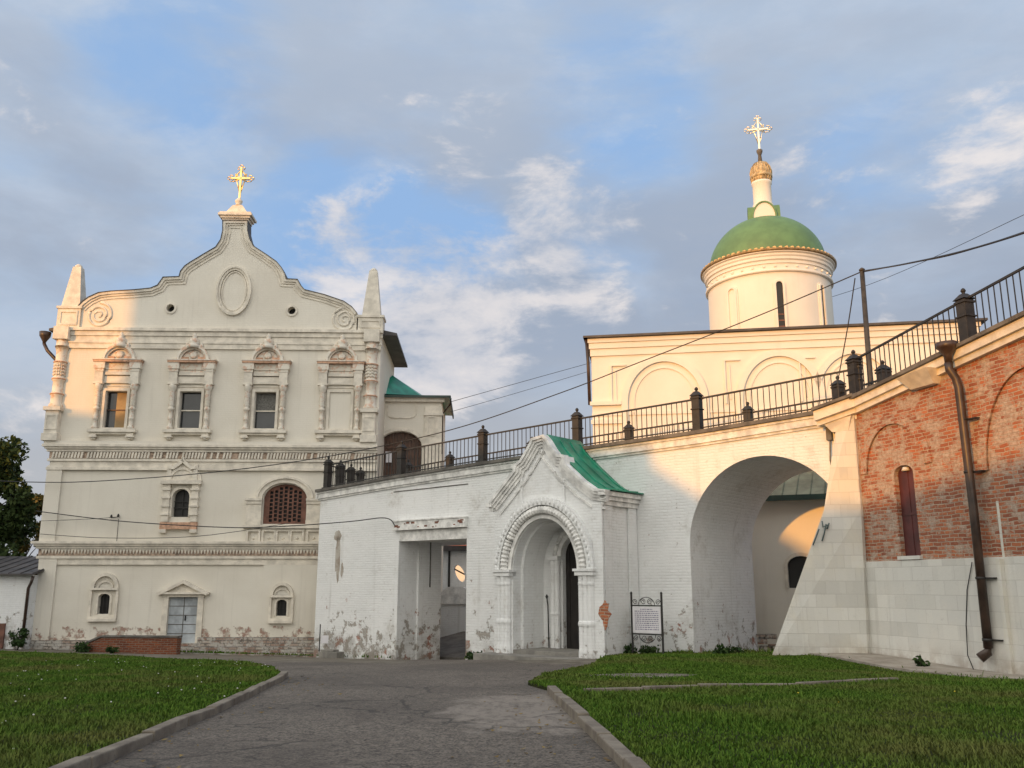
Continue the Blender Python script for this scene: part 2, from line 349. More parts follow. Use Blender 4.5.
def old_brick(name, washed=0.5, dark=1.0):
    m = Mat(name, 0.92); v = m.wallvec()
    wob = m.N.new('ShaderNodeTexNoise'); wob.inputs['Scale'].default_value = 2.6; wob.inputs['Detail'].default_value = 5; m.L.new(m.P, wob.inputs['Vector'])
    sc = m.N.new('ShaderNodeVectorMath'); sc.operation = 'SCALE'; m.L.new(wob.outputs['Color'], sc.inputs[0]); sc.inputs['Scale'].default_value = 0.095
    ad = m.N.new('ShaderNodeVectorMath'); ad.operation = 'ADD'; m.L.new(v, ad.inputs[0]); m.L.new(sc.outputs[0], ad.inputs[1])
    bc, mf = m.brick(ad.outputs[0], 0.29, 0.096, 0.014, 0.35, c1=(.46, .150, .062), c2=(.25, .082, .045), cm=(.43, .35, .27))
    cell, _ = m.brick(ad.outputs[0], 0.29, 0.096, 0.0, 0.0, c1=(1,1,1), c2=(0,0,0))
    big = m.noise(0.5, 6, .6); med = m.noise(2.2, 7, .7, loc=(2, 5, 1)); fine = m.noise(11, 6, .7)
    c = m.mix(m.ramp(big, .3, .7), bc, m.mix(1.0, bc, (1.12, 1.05, .95), 'MULTIPLY'))
    c = m.mix(m.ramp(fine, .5, .75, 0, .55), c, (.22, .07, .04))
    c = m.mix(m.ramp(m.noise(3.4, 7, .75, loc=(8, 1, 3)), .50, .64, 0, .5), c, m.mix(m.ramp(m.noise(.8, 4), .4, .6), (.38, .13, .06), (.26, .10, .065)))
    # lime left on the bricks in patches
    lime = m.math('ADD', m.math('MULTIPLY', med, 0.6), m.math('MULTIPLY', big, 0.25))
    lime = m.math('ADD', lime, m.math('ADD', m.math('MULTIPLY', fine, 0.25), m.math('MULTIPLY', cell, 0.07)))
    lm = m.ramp(lime, 0.605-washed*.08, 0.66-washed*.08)
    c = m.mix(m.math('MULTIPLY', lm, 0.85), c, m.mix(m.ramp(fine, .4, .6), (.50, .43, .35), (.36, .25, .185)))
    if dark < 1: c = m.mix(1.0, c, (dark, dark*.92, dark*.9), 'MULTIPLY')
    h = m.math('ADD', m.math('MULTIPLY', mf, -1.0), m.math('ADD', m.noise(14, 6, .7), m.math('MULTIPLY', cell, .25)))
    m.bump(h, 0.8, 0.03); return m.done(c)
def limestone(name='limestone', warm=0.0):
    m = Mat(name, 0.85); v = m.wallvec()
    bc, mf = m.brick(v, 0.74, 0.36, 0.010, 0.15, c1=(.70, .69, .64), c2=(.55, .535, .48), cm=(.47, .45, .41))
    bc2, _ = m.brick(v, 0.49, 0.36, 0.004, 0.0, c1=(1, 1, 1), c2=(.80, .80, .81), cm=(.82,.82,.82), off=0.37)
    big = m.noise(0.7, 6, .6); fine = m.noise(7, 7, .7); st = m.noise(1.4, 5, .6, sc=(2.5, 2.5, .12))
    c = m.mix(0.4, bc, (.68, .665, .62))
    c = m.mix(0.6, c, m.mix(1.0, c, bc2, 'MULTIPLY'))
    c = m.mix(m.ramp(big, .4, .7, 0, .55), c, (.70-.02*warm, .66-.03*warm, .585-.08*warm))
    c = m.mix(m.ramp(fine, .58, .78, 0, .45), c, (.40, .37, .32))
    c = m.mix(m.ramp(st, .58, .8, 0, .4), c, (.36, .34, .30))
    dirt = m.math('MULTIPLY', m.ramp(m.zc, 0.7, 0.0), m.ramp(m.noise(2.5, 6, .65), .35, .65))
    c = m.mix(m.math('MULTIPLY', dirt, .6), c, (.30, .22, .16))
    m.bump(m.math('ADD', m.math('MULTIPLY', mf, -.7), m.noise(9, 7, .7)), .45, .02); return m.done(c)
def rubble():
    m = Mat('rubble_stone', 0.92); v = m.wallvec()
    bc, mf = m.brick(v, 0.42, 0.13, 0.02, 0.3, c1=(.52, .47, .40), c2=(.29, .15, .10), cm=(.20, .18, .155))
    n = m.noise(2.4, 7, .7); n2 = m.noise(6, 6, .7)
    c = m.mix(m.ramp(n, .45, .6), bc, (.52, .49, .44)); c = m.mix(m.ramp(n2, .52, .66), c, (.17, .145, .12))
    m.bump(m.math('ADD', m.math('MULTIPLY', mf, -1), m.math('MULTIPLY', n2, 2)), .9, .05); return m.done(c)
def asphalt():
    m = Mat('asphalt', 0.92)
    fine = m.math('ADD', m.math('MULTIPLY', m.noise(34, 3, .7), .6), m.math('MULTIPLY', m.noise(11, 5, .75), .4)); med = m.noise(1.1, 7, .65); big = m.noise(.28, 5, .55)
    c = m.mix(m.ramp(fine, .39, .61), (.032, .026, .020), (.215, .178, .142))
    c = m.mix(m.ramp(big, .35, .65, 0, .5), c, (.050, .040, .032))
    c = m.mix(m.ramp(m.noise(.8, 6, .7, sc=(1, .5, 1), loc=(9, 2, 0)), .5, .7, 0, .55), c, (.06, .046, .036))
    c = m.mix(m.ramp(med, .55, .72, 0, .6), c, (.18, .15, .12))
    # a worn pale patch with an edge of its own
    pa = gp(525, 708)
    d = m.N.new('ShaderNodeVectorMath'); d.operation = 'SUBTRACT'; m.L.new(m.P, d.inputs[0]); d.inputs[1].default_value = (pa.x, pa.y, pa.z)
    d2 = m.N.new('ShaderNodeVectorMath'); d2.operation = 'MULTIPLY'; m.L.new(d.outputs[0], d2.inputs[0]); d2.inputs[1].default_value = (.75, .36, 0)
    ln = m.N.new('ShaderNodeVectorMath'); ln.operation = 'LENGTH'; m.L.new(d2.outputs[0], ln.inputs[0])
    pm = m.ramp(m.math('ADD', ln.outputs['Value'], m.math('MULTIPLY', m.noise(1.6, 7, .7), 1.3)), 1.62, 1.30)
    pm = m.math('MULTIPLY', pm, m.ramp(m.noise(5, 6, .75, sc=(1, .45, 1)), .34, .56, .25, 1))
    c = m.mix(m.math('MULTIPLY', pm, .7), c, (.27, .23, .19))
    # cracks
    vo = m.N.new('ShaderNodeTexVoronoi'); vo.feature = 'DISTANCE_TO_EDGE'; vo.inputs['Scale'].default_value = .42
    nz = m.N.new('ShaderNodeTexNoise'); nz.inputs['Scale'].default_value = 1.7; nz.inputs['Detail'].default_value = 6; m.L.new(m.P, nz.inputs['Vector'])
    mx = m.N.new('ShaderNodeMix'); mx.data_type = 'VECTOR'; mx.inputs[0].default_value = .4; m.L.new(m.P, mx.inputs[4]); m.L.new(nz.outputs['Color'], mx.inputs[5]); m.L.new(mx.outputs[1], vo.inputs['Vector'])
    cr = m.math('MULTIPLY', m.ramp(vo.outputs['Distance'], .009, .002), m.ramp(big, .42, .56))
    vo2 = m.N.new('ShaderNodeTexVoronoi'); vo2.feature = 'DISTANCE_TO_EDGE'; vo2.inputs['Scale'].default_value = 1.5; m.L.new(mx.outputs[1], vo2.inputs['Vector'])
    cr2 = m.math('MULTIPLY', m.ramp(vo2.outputs['Distance'], .014, .004), m.ramp(med, .48, .62))
    crk = m.math('MAXIMUM', cr, cr2)
    c = m.mix(m.math('MULTIPLY', crk, .65), c, (.018, .017, .015))
    m.bump(m.math('ADD', m.math('MULTIPLY', fine, .7), m.math('MULTIPLY', crk, -1.5)), .7, .02); return m.done(c)
def soil():
    m = Mat('soil', 0.95); m.b.inputs['Specular IOR Level'].default_value = .1; n = m.noise(1.2, 6, .65); f = m.noise(14, 5, .7)
    c = m.mix(m.ramp(n, .4, .65), (.016, .028, .006), (.032, .034, .012)); c = m.mix(m.ramp(f, .5, .7, 0, .6), c, (.05, .05, .025))
    m.bump(f, .6, .03); return m.done(c)
def dirt_mat(): 
    m = Mat('dirt', 0.95); n = m.noise(1.5, 6, .65); f = m.noise(20, 5, .7)
    c = m.mix(m.ramp(n, .35, .65), (.09, .075, .055), (.19, .165, .13)); c = m.mix(m.ramp(f, .5, .7, 0, .5), c, (.06, .055, .035))
    m.bump(f, .6, .03); return m.done(c)
def concrete(name, a=(.30, .28, .25), b=(.20, .185, .165)):
    m = Mat(name, .9); n = m.noise(1.8, 7, .65); f = m.noise(16, 5, .7)
    c = m.mix(m.ramp(n, .35, .65), a, b); c = m.mix(m.ramp(f, .55, .75, 0, .5), c, tuple(x*.45 for x in b))
    m.bump(f, .4, .02); return m.done(c)
def leaf(name, a, b, cc=None):
    m = Mat(name, .7); inf = m.N.new('ShaderNodeNewGeometry'); 
    r = inf.outputs['Random Per Island']
    c = m.mix(r, a, b)
    if cc: c = m.mix(m.ramp(m.noise(.8, 3), .52, .62), c, cc)
    m.b.inputs['Specular IOR Level'].default_value = .2
    return m.done(c)
def grass_mat():
    m = Mat('grass_blades', .9); m.b.inputs['Specular IOR Level'].default_value = .08; inf = m.N.new('ShaderNodeNewGeometry')
    c = m.mix(inf.outputs['Random Per Island'], (.036, .088, .010), (.112, .182, .027))
    big = m.noise(.35, 5, .6); 
    c = m.mix(m.ramp(big, .42, .68, 0, .8), c, (.135, .135, .042))
    c = m.mix(m.ramp(m.noise(1.3, 5, .65, loc=(5, 2, 0)), .55, .7, 0, .5), c, (.018, .045, .006))
    return m.done(c)

def aged_trim():
    m = Mat('aged_trim', .88); n = m.noise(4.5, 6, .65); n2 = m.noise(1.3, 4, .6)
    c = m.mix(m.ramp(n2, .3, .7), (.66, .60, .50), (.73, .68, .59)); c = m.mix(m.ramp(n, .50, .62, 0, .8), c, (.60, .37, .25)); m.bump(n, .4, .03); return m.done(c)
M = dict(
    palace=plaster_palace(), white=whitewash(), bare=concrete('bare_render', (.50, .47, .42), (.30, .25, .20)), white_clean=whitewash('whitewash_clean', -0.035), cath=cathedral_plaster(),
    trim=plain('cream_trim', (.72, .66, .56), .85, var=.14, scale=2.5, bump=.2), salmon=plain('salmon_limewash', (.60, .36, .24), .85, var=.25, scale=5),
    trim_aged=aged_trim(), band=plain('reddish_band', (.44, .33, .25), .9, var=.35, scale=7),
    trim_white=plain('white_trim', (.77, .76, .73), .88, var=.2, scale=3, bump=.3),
    brownred=plain('old_red_brick_trim', (.22, .10, .07), .9, var=.3, scale=6), brick=old_brick('old_red_brick', .5), brick2=old_brick('low_wall_brick', -.5, .5),
    brick_clean=old_brick('exposed_brick', -1.2),
    lime=limestone(), lime_warm=limestone('limestone_warm', 1.0), rubble=rubble(), asphalt=asphalt(), soil=soil(), dirt=dirt_mat(), kerb=concrete('kerb_concrete', (.23, .195, .15), (.13, .105, .08)),
    slab=concrete('coping_slab', (.17, .155, .135), (.085, .078, .07)), step=concrete('step_stone', (.27, .255, .225), (.17, .16, .145)), pave=concrete('paving', (.38, .34, .285), (.25, .215, .175)),
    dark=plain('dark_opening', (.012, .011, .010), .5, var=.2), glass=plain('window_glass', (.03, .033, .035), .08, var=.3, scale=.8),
    wood=plain('dark_wood', (.085, .038, .020), .6, var=.35, scale=4), wooddark=plain('near_black_wood', (.016, .012, .010), .7, var=.3), board=plain('plywood', (.36, .24, .11), .75, var=.2, scale=1.5),
    grille=plain('brown_grille', (.17, .075, .05), .7, var=.25), steel_door=plain('grey_blue_steel', (.43, .465, .49), .6, var=.22, scale=1.6),
    iron=plain('dark_iron', (.022, .020, .018), .55, var=.3), post=plain('post_paint', (.024, .020, .016), .6, var=.35, scale=5), pole=plain('dark_steel_pole', (.05, .042, .034), .6, var=.3),
    pipe=plain('brown_painted_pipe', (.055, .032, .022), .42, var=.35, scale=2.5), wire=plain('wire', (.02, .02, .022), .6),
    dome=plain('green_dome_paint', (.115, .22, .085), .5, var=.12, scale=1.2), green=plain('green_roof_paint', (.008, .23, .13), .36, var=.3, scale=1.5),
    oldgreen=plain('weathered_green_roof', (.13, .15, .105), .55, var=.3, scale=1.2), darkgreen=plain('dark_green_trim', (.02, .045, .035), .5), roof=plain('dark_sheet_roof', (.07, .062, .06), .6, var=.3, scale=1.2),
    redroof=plain('red_tile_roof', (.36, .10, .05), .7, var=.25, scale=3), gold=plain('gilding', (.95, .66, .28), .3, .9, var=.12), silver=plain('pale_gilding', (.92, .82, .62), .3, .8, var=.1),
    shutter=plain('maroon_shutter', (.10, .025, .022), .5, var=.25, scale=2), paper=plain('white_board', (.70, .68, .70), .6, var=.05), ink=plain('ink_lines', (.24, .22, .30), .8), 
    ramp=concrete('ramp_paving', (.17, .155, .14), (.10, .09, .08)), curtain=plain('grey_net_curtain', (.17, .165, .15), .9, var=.3, scale=12), scrawl=plain('dark_paint_marks', (.10, .14, .14), .8),
    bark=plain('bark', (.05, .038, .028), .9, var=.4, scale=8, bump=.5), leaf=leaf('dark_leaves', (.018, .036, .010), (.05, .075, .020)), leaf_dry=leaf('dry_leaves', (.12, .075, .03), (.24, .17, .06)), leaf_autumn=leaf('autumn_leaves', (.06, .065, .018), (.16, .11, .025)),
    weed=leaf('weed_leaves', (.016, .04, .010), (.05, .085, .022)), grass=grass_mat(), ochre=plain('ochre_plaster', (.62, .42, .20), .9, var=.15), clover=plain('clover_heads', (.62, .60, .52), .8, var=.1), dandelion=plain('dandelion', (.62, .47, .03), .8, var=.1),
)

# ------------------------------------------------------------------ frames of the four buildings
def px_ground(u, v, Y):
    p = at(u, v, Y); return p
p = at(36, 600, 43.0); PAL = Frame(p.x, p.y, R(2.0), -1.15)
PAS = Frame(-8.6, 41.5, R(-39.2), -1.1)
RW = Frame(10.1, 26.2, math.atan2(-1, .306), -.45)
CAT = Frame(3.7, 42.0, R(-9.5), -1.0)

# ------------------------------------------------------------------ ground, road, lawns
def ground():
    m = MB(); xs = list(np.concatenate([np.linspace(-400, -40, 10), np.linspace(-36, 30, 34), np.linspace(40, 400, 10)])); ys = list(np.concatenate([np.linspace(-300, -10, 10), np.linspace(-4, 56, 31), np.linspace(70, 700, 12)]))
    v = [(x, y, gz(x, y)-.05) for x in xs for y in ys]; n = len(ys)
    f = [(i*n+j, (i+1)*n+j, (i+1)*n+j+1, i*n+j+1) for i in range(len(xs)-1) for j in range(n-1)]
    m.add(v, f, True); return tag(m.build('ground', M['dirt']), kind='structure')
ground()
kerbL = [gp(*q) for q in ((281, 676), (276, 680), (262, 686), (240, 697), (205, 713), (140, 740), (75, 768), (0, 801), (-80, 838))]
kerbR = [gp(*q) for q in ((556, 692), (572, 706), (590, 722), (612, 742), (640, 768), (672, 800), (710, 838))]
leftlawn = [tuple(gp(*q))[:2] for q in ((-160, 652), (0, 652), (80, 655), (176, 660), (246, 664), (272, 668))]+[tuple(q)[:2] for q in kerbL]+[(-16, 6), (-34, 10)]
rightlawn = [tuple(q)[:2] for q in kerbR]+[(8, 4.5), (13.6, 10), tuple(RW.W(9, -2.22, 0))[:2], tuple(RW.W(3, -2.05, 0))[:2], tuple(RW.W(-.5, -1.65, 0))[:2], tuple(RW.W(-1.4, -1.2, 0))[:2], tuple(RW.W(-2.4, .6, 0))[:2], tuple(PAS.W(18.0, -.1, 0))[:2], tuple(PAS.W(16.8, -.1, 0))[:2], tuple(PAS.W(16.8, -2.3, 0))[:2]]+[tuple(gp(*q))[:2] for q in ((590, 667), (545, 675), (528, 684))]
road = [tuple(q)[:2] for q in kerbL[::-1]]+[tuple(gp(*q))[:2] for q in ((272, 668), (250, 662), (320, 661), (400, 663), (440, 648))]
g2 = PAS.W(7.2, 7.0, 0); g3 = PAS.W(9.4, 6, 0); road += [tuple(g2)[:2], tuple(g3)[:2]]+[tuple(gp(*q))[:2] for q in ((470, 657), (520, 662), (590, 664), (545, 675), (528, 684))]+[tuple(q)[:2] for q in kerbR]
sheet(road, 'road', M['asphalt'], -.02, .8)
sheet(leftlawn, 'lawn', M['soil'], .03, .8); sheet(rightlawn, 'lawn', M['soil'], .03, .8)
def kerb(pts, side):
    m = MB(); w = .15
    L = [Vector((p.x, p.y, 0)) for p in pts]; nn = norm2([(p.x, p.y) for p in L])
    for i in range(len(L)-1):
        k = max(1, int((L[i+1]-L[i]).length/1.0))
        for j in range(k):
            a = L[i].lerp(L[i+1], j/k); b = L[i].lerp(L[i+1], (j+1)/k); a, b = a.lerp(b, .014), b.lerp(a, .014)
            n1 = Vector((nn[i][0], nn[i][1], 0)).lerp(Vector((nn[i+1][0], nn[i+1][1], 0)), j/k)*w*side; n2 = n1
            ja, jb = random.uniform(-.022, .02), random.uniform(-.022, .02)
            q = [a, b, b+n2, a+n1]; zs = [gz(c.x, c.y) for c in q]
            m.hexa([(c.x, c.y, z-.15) for c, z in zip(q, zs)], [(c.x, c.y, z+.09+(ja if t in (0, 3) else jb)) for t, (c, z) in enumerate(zip(q, zs))])
    return tag(m.build('kerb', M['kerb'], bevel=.015), kind='structure')
kerb(kerbL, 1); kerb(kerbR, -1)
kerb([gp(586, 696), gp(700, 691), gp(800, 688), gp(900, 684)], 1)
# paving along the foot of the brick terrace
pv = [tuple(RW.W(x, y, 0))[:2] for x, y in ((-1.2, -1.2), (-.5, -1.7), (3, -2.1), (9, -2.3), (9, .3), (-1.2, .3))]
sheet(pv, 'pavement', M['pave'], .10, .6)
dp = gp(640, 678)
sheet([(dp.x+math.cos(a)*1.1*(1+.2*math.sin(3*a)), dp.y+math.sin(a)*.7) for a in np.linspace(0, 2*PI, 16)[:-1]], 'dirt_patch', M['dirt'], .05, .3)

def grass(loop, name, n, bare=None, tall=1.0):
    xs = [p[0] for p in loop]; ys = [p[1] for p in loop]
    X = np.random.uniform(max(min(xs), -30), max(xs), n*4); Y = np.random.uniform(max(min(ys), 6.0), max(ys), n*4)
    # keep what the camera could come to see, denser near by
    thin = (np.sin(X*1.1+2*np.sin(Y*.8))+np.sin(Y*1.7-X*.6+1)+np.sin(X*3.1+Y*2.3)*.5) > 1.75
    k = inside(loop, X, Y) & ~(thin & (np.random.rand(n*4) < .55)) & (np.abs(X) < 0.66*Y+3) & (np.random.rand(n*4) < np.clip(15/np.maximum(Y, 1), .35, 1))
    if bare is not None: k &= ((X-bare[0])**2/1.3+(Y-bare[1])**2/.55 > .9) | (np.random.rand(n*4) < .12)
    X = X[k][:n]; Y = Y[k][:n]; n = len(X)
    xc = np.clip(X, -32, 14); Z = gzv(xc, Y)+.03
    tuft = (np.sin(X*2.1+np.sin(Y*1.3)*2)+np.sin(Y*2.7+X*.9)+np.sin(X*5.3+Y*4.1)*.6)/2.6
    patch = np.clip(np.sin(X*.7+1.3*np.sin(Y*.43+1))+np.sin(Y*.61-X*.37)+.5*np.sin(X*1.9+Y*1.3), -1, 2)
    H = np.random.uniform(.022, .055, n)*tall*(1.05+.45*tuft+.22*patch)*(1+.9*(np.random.rand(n) < .02)); Wd = np.random.uniform(.006, .012, n)*np.clip(Y/12, 1, 2.6)
    a = np.random.uniform(0, 2*PI, n); l = np.random.uniform(.2, .9, n)*H; b = a+np.random.uniform(-.6, .6, n)+PI/2
    dx, dy = np.cos(a)*Wd, np.sin(a)*Wd; lx, ly = np.cos(b)*l, np.sin(b)*l
    V = np.empty((n, 5, 3)); 
    V[:, 0] = np.c_[X-dx, Y-dy, Z-.02]; V[:, 1] = np.c_[X+dx, Y+dy, Z-.02]
    V[:, 2] = np.c_[X+dx*.7+lx*.35, Y+dy*.7+ly*.35, Z+H*.6]; V[:, 3] = np.c_[X-dx*.7+lx*.35, Y-dy*.7+ly*.35, Z+H*.6]; V[:, 4] = np.c_[X+lx, Y+ly, Z+H]
    base = np.arange(n)*5
    me = bpy.data.meshes.new(name); me.vertices.add(n*5); me.vertices.foreach_set('co', V.reshape(-1))
    quads = (base[:, None]+np.array([0, 1, 2, 3])); tris = (base[:, None]+np.array([3, 2, 4]))
    loops = np.concatenate([quads, tris], 1).reshape(-1); me.loops.add(len(loops)); me.loops.foreach_set('vertex_index', loops)
    ls = np.empty((n, 2), int); ls[:, 0] = np.arange(n)*7; ls[:, 1] = np.arange(n)*7+4; me.polygons.add(2*n); me.polygons.foreach_set('loop_start', ls.reshape(-1))
    me.update(calc_edges=True); me.validate(); me.materials.append(M['grass'])
    o = bpy.data.objects.new(name, me); COL.objects.link(o); return o
tag(grass(leftlawn, 'grass', 210000), 'short green grass of the left lawn with white clover', 'grass', kind='stuff')
tag(grass(rightlawn, 'grass', 210000, (dp.x, dp.y)), 'short green grass of the right lawn below the terrace', 'grass', kind='stuff')
def weed_strip(pts, w, n, tall, lab):
    a, b = Vector(pts[0]), Vector(pts[1]); d = (b-a).normalized(); q = Vector((-d.y, d.x))*w
    tag(grass([tuple(a), tuple(b), tuple(b+q), tuple(a+q)], 'wall_weeds', n, None, tall), lab, 'weeds', kind='stuff')
w2 = lambda f, x, y: tuple(f.W(x, y, 0))[:2]
weed_strip((w2(PAS, 16.8, -.35), w2(PAS, 18.6, -.35)), .3, 700, 3.2, 'tall grass at the foot of the white wall right of the portal')
weed_strip((w2(PAS, 8.9, -.3), w2(PAS, 12.1, -.3)), .22, 260, 1.8, 'thin weeds along the wall foot between gateway and portal')
weed_strip((w2(PAS, .2, -.4), w2(PAS, 4.9, -.4)), .3, 260, 1.6, 'thin weeds along the left foot of the passage wall')
weed_strip((w2(PAS, 18.9, -.2), w2(PAS, 22.2, .4)), .5, 900, 2.6, 'rough grass across the mouth of the big arch')
weed_strip((w2(RW, -.3, -1.75), w2(RW, 7, -2.25)), .22, 900, 1.8, 'longer grass along the edge of the paving')
weed_strip((w2(PAL, 5.5, -1.3), w2(PAL, 14.6, -1.3)), .4, 900, 1.8, 'rough grass along the foot of the palace base')
def flowers(loop, name, n, mat, y0, y1, lab):
    m = MB(); c = 0
    while c < n:
        x, y = random.uniform(-14, 11), random.uniform(y0, y1)
        if not inside(loop, np.array([x]), np.array([y]))[0] or abs(x) > .6*y: continue
        z = gz(x, y)+random.uniform(.06, .12); r = random.uniform(.010, .019)
        m.lathe(x, y, [(r*.3, z-r*.6), (r, z), (r*.5, z+r*.6)], 6); c += 1
    return tag(m.build(name, mat), lab, 'flowers', kind='stuff')
flowers(leftlawn, 'clover_flowers', 70, M['clover'], 9, 30, 'small white clover heads scattered over the left lawn')
flowers(rightlawn, 'dandelion_flowers', 4, M['dandelion'], 8, 18, 'few yellow dandelions in the right lawn')

def litter():
    m = MB(); rn = random.Random(12)
    for i in range(150):
        k = rn.choice((kerbL, kerbR)); j = rn.randrange(len(k)-2); p = k[j].lerp(k[j+1], rn.random()); s_ = 1 if k is kerbL else -1
        x, y = p.x+s_*(.2+abs(rn.gauss(0, .5))), p.y+rn.uniform(-.2, .2); z = gz(x, y)-.012; r = rn.uniform(.018, .045); a = rn.uniform(0, 6.28)
        m.add([(x+math.cos(a)*r, y+math.sin(a)*r, z+rn.uniform(0, .02)), (x-math.sin(a)*r*.5, y+math.cos(a)*r*.5, z+rn.uniform(0, .015)), (x-math.cos(a)*r, y-math.sin(a)*r, z+rn.uniform(0, .02)), (x+math.sin(a)*r*.5, y-math.cos(a)*r*.5, z)], [(0, 1, 2, 3)])
    tag(m.build('fallen_leaves', M['leaf_dry']), 'dry fallen leaves scattered on the path beside the kerbs', 'leaves', kind='stuff')
litter()
# ------------------------------------------------------------------ PALACE
def palace():
    f = PAL; X = f.x; Z = f.z
    root = fempty('palace', f, 'tall cream baroque palace with curved gable and gilded cross', 'palace')
    xl = 0.0; xr = X(378.5, 420)
    zc = Z(200, 330)                                            # top of the main walls
    zs1 = Z(200, 551)                                           # lower string course
    zs2 = Z(200, 455)                                           # upper string course
    holes = []; W = []
    # openings: upper windows
    ux = [X(115.5, 410), X(190, 410), X(265, 410), X(340, 410)]
    zt, zb = Z(190, 392), Z(190, 428)
    for x in ux[:3]: holes.append(rect(x-.50, x+.50, zb, zt))
    sx = X(181, 505); sz0, sz1, szs = Z(181, 517), Z(181, 491), Z(181, 497)
    holes.append(arch_loop(sx, .40, sz0, szs, .38, 12))
    gx = X(285, 505); gzb, gzs = Z(285, 524), Z(285, 499); ghw = (X(307, 505)-X(264, 505))/2
    holes.append(arch_loop(gx, ghw, gzb, gzs, Z(285, 484)-gzs, 20))
    lw = [(X(104, 604), 614, 594), (X(282, 607), 616, 600)]
    for x, vb, vt in lw: holes.append(arch_loop(x, .26 if vb == 614 else .24, Z(104, vb), Z(104, vt+3), .15, 8))
    dx0, dx1, dz0, dz1 = X(167.5, 620), X(197, 620), Z(182, 643), Z(182, 597)
    holes.append(rect(dx0, dx1, dz0, dz1))
    outline = [(xl, -1.0), (xl, zc), (xr, zc), (xr, -1.0)]
    wall = MB().prism([outline]+holes, 0, .55)
    wall.box(xl, xr, 1.4, 1.45, -1, zc-.05)                     # dark room behind the openings is closed by panes
    wall.box(xl, xl+.5, .55, 6.5, -1, zc); wall.box(xr-.5, xr, .55, 6.5, -1, zc); wall.box(xl, xr, 6.5, 7.0, -1, zc)
    wall.build('wall', M['palace'], root)
    # corner lesenes and lower projecting bay at right
    pil = MB()
    bay = X(262, 600)
    pil.box(xl-.003, X(54, 600), -.14, 0.01, -.95, zs1-.3); pil.box(xl-.12, X(60, 500), -.12, .01, zs1+.25, zs2-.55)
    pil.build('corner_pilaster', M['palace'], root)
    pil = MB(); x_, vb_, vt_ = lw[1]; pil.prism([rect(bay, xr-.02, -.95, zs1-.3), arch_loop(x_, .24, Z(104, vb_), Z(104, vt_+3), .15, 8)], -.09, .01); pil.box(X(252, 530), xr-.04, -.09, .01, zs1+.3, Z(285, 525)-.05)
    pil.build('bay_projection', M['palace'], root)
    # foundation of worn stone
    fd = MB(); fd.box(X(166, 640)+.003, X(199, 640)-.003, -.33, .02, -1.2, dz0-.004); fd.box(xl-.1, X(166, 640), -.2, .02, -1.2, Z(100, 640)); fd.box(X(199, 640), xr, -.28, .02, -1.2, Z(250, 637)); fd.box(X(176, 650), xr, -.75, -.28, -1.2, Z(250, 646))
    fd.build('foundation', M['rubble'], root)
    # string courses with dentils
    def course(zm, name, tilt):
        c = MB()
        c.box(xl-.38, xr+.02, -.36, .008, zm+.34, zm+.46); c.box(xl-.28, xr+.015, -.28, .006, zm+.24, zm+.335); c.box(xl-.2, xr+.01, -.2, .004, zm+.12, zm+.235)
        c.box(xl-.1, xr+.01, -.085, .006, zm-.22, zm+.115); c.box(xl-.14, xr+.015, -.17, .008, zm-.34, zm-.225); c.box(xl-.03, xr+.01, -.10, .008, zm-.62, zm-.343)
        if tilt: c.box(xl-.16, xr+.013, -.16, .009, zm-.76, zm-.625)
        o = c.build(name, M['trim'], root)
        d = MB(); d.box(xl-.09, xr, -.105, -.08, zm-.2, zm+.1); d.build('brick_band', M['band'], o)
        d = MB(); n = int((xr-xl)/.15); rn = random.Random(3)
        for i in range(n):
            x = xl+.05+i*(xr-xl-.1)/n
            if tilt:
                b = [(x, -.19, zm-.2), (x+.092, -.19, zm-.2), (x+.092, -.1, zm-.2), (x, -.1, zm-.2)]
                if rn.random() < .9: d.hexa(b, [(p[0]+.05, p[1], zm+.1) for p in b])
            else:
                d.prism([(x, zm+.1), (x+.146, zm+.1), (x+.073, zm-.13)], -.16, -.1)
        d.build('dentil_row', M['trim'], o)
        return o
    course(zs2, 'string_course', True)
    course(zs1-.02, 'string_course', False)
    s = MB(); s.box(xl-.33, xr+.02, -.30, .006, zs2+.46, zs2+.62); s.build('plinth_moulding', M['palace'], root)
    # main cornice
    c = MB(); c.box(xl-.12, xr+.1, -.24, .02, zc-.12, zc+.03); c.box(xl-.08, xr+.08, -.15, .02, zc-.36, zc-.125); c.box(xl-.03, xr+.03, -.09, .02, zc-.62, zc-.365)
    c.box(xl-.06, xr+.06, -.14, .02, zc-.74, zc-.625); c.box(xl-.02, xr+.02, -.1, .02, zc-1.0, zc-.745); c.build('cornice', M['trim'], root)
    # corner half columns on tall pedestals
    def corner_column(u0, u1, name):
        cx = (X(u0, 380)+X(u1, 380))/2; r = (X(u1, 380)-X(u0, 380))/2*.92; z0 = zs2+.62; zp = Z(60, 408); zk = Z(60, 347)
        m = MB(); m.box(cx-r*1.35, cx+r*1.35, -.42, .01, z0, z0+.35); m.box(cx-r*1.1, cx+r*1.1, -.36, .01, z0+.35, zp-.18); m.box(cx-r*1.45, cx+r*1.45, -.46, .01, zp-.18, zp)
        m.ribbon([(cx-r*.75, z0+.6), (cx-r*.75, zp-.45), (cx+r*.75, zp-.45), (cx+r*.75, z0+.6)], 0, .07, -.39, -.35, True)
        o = m.build(name, M['trim'], root); MB().box(cx-r*1.3, cx+r*1.3, -.42, .01, zc-.62, zc+.02).build('capital', M['trim'], o)
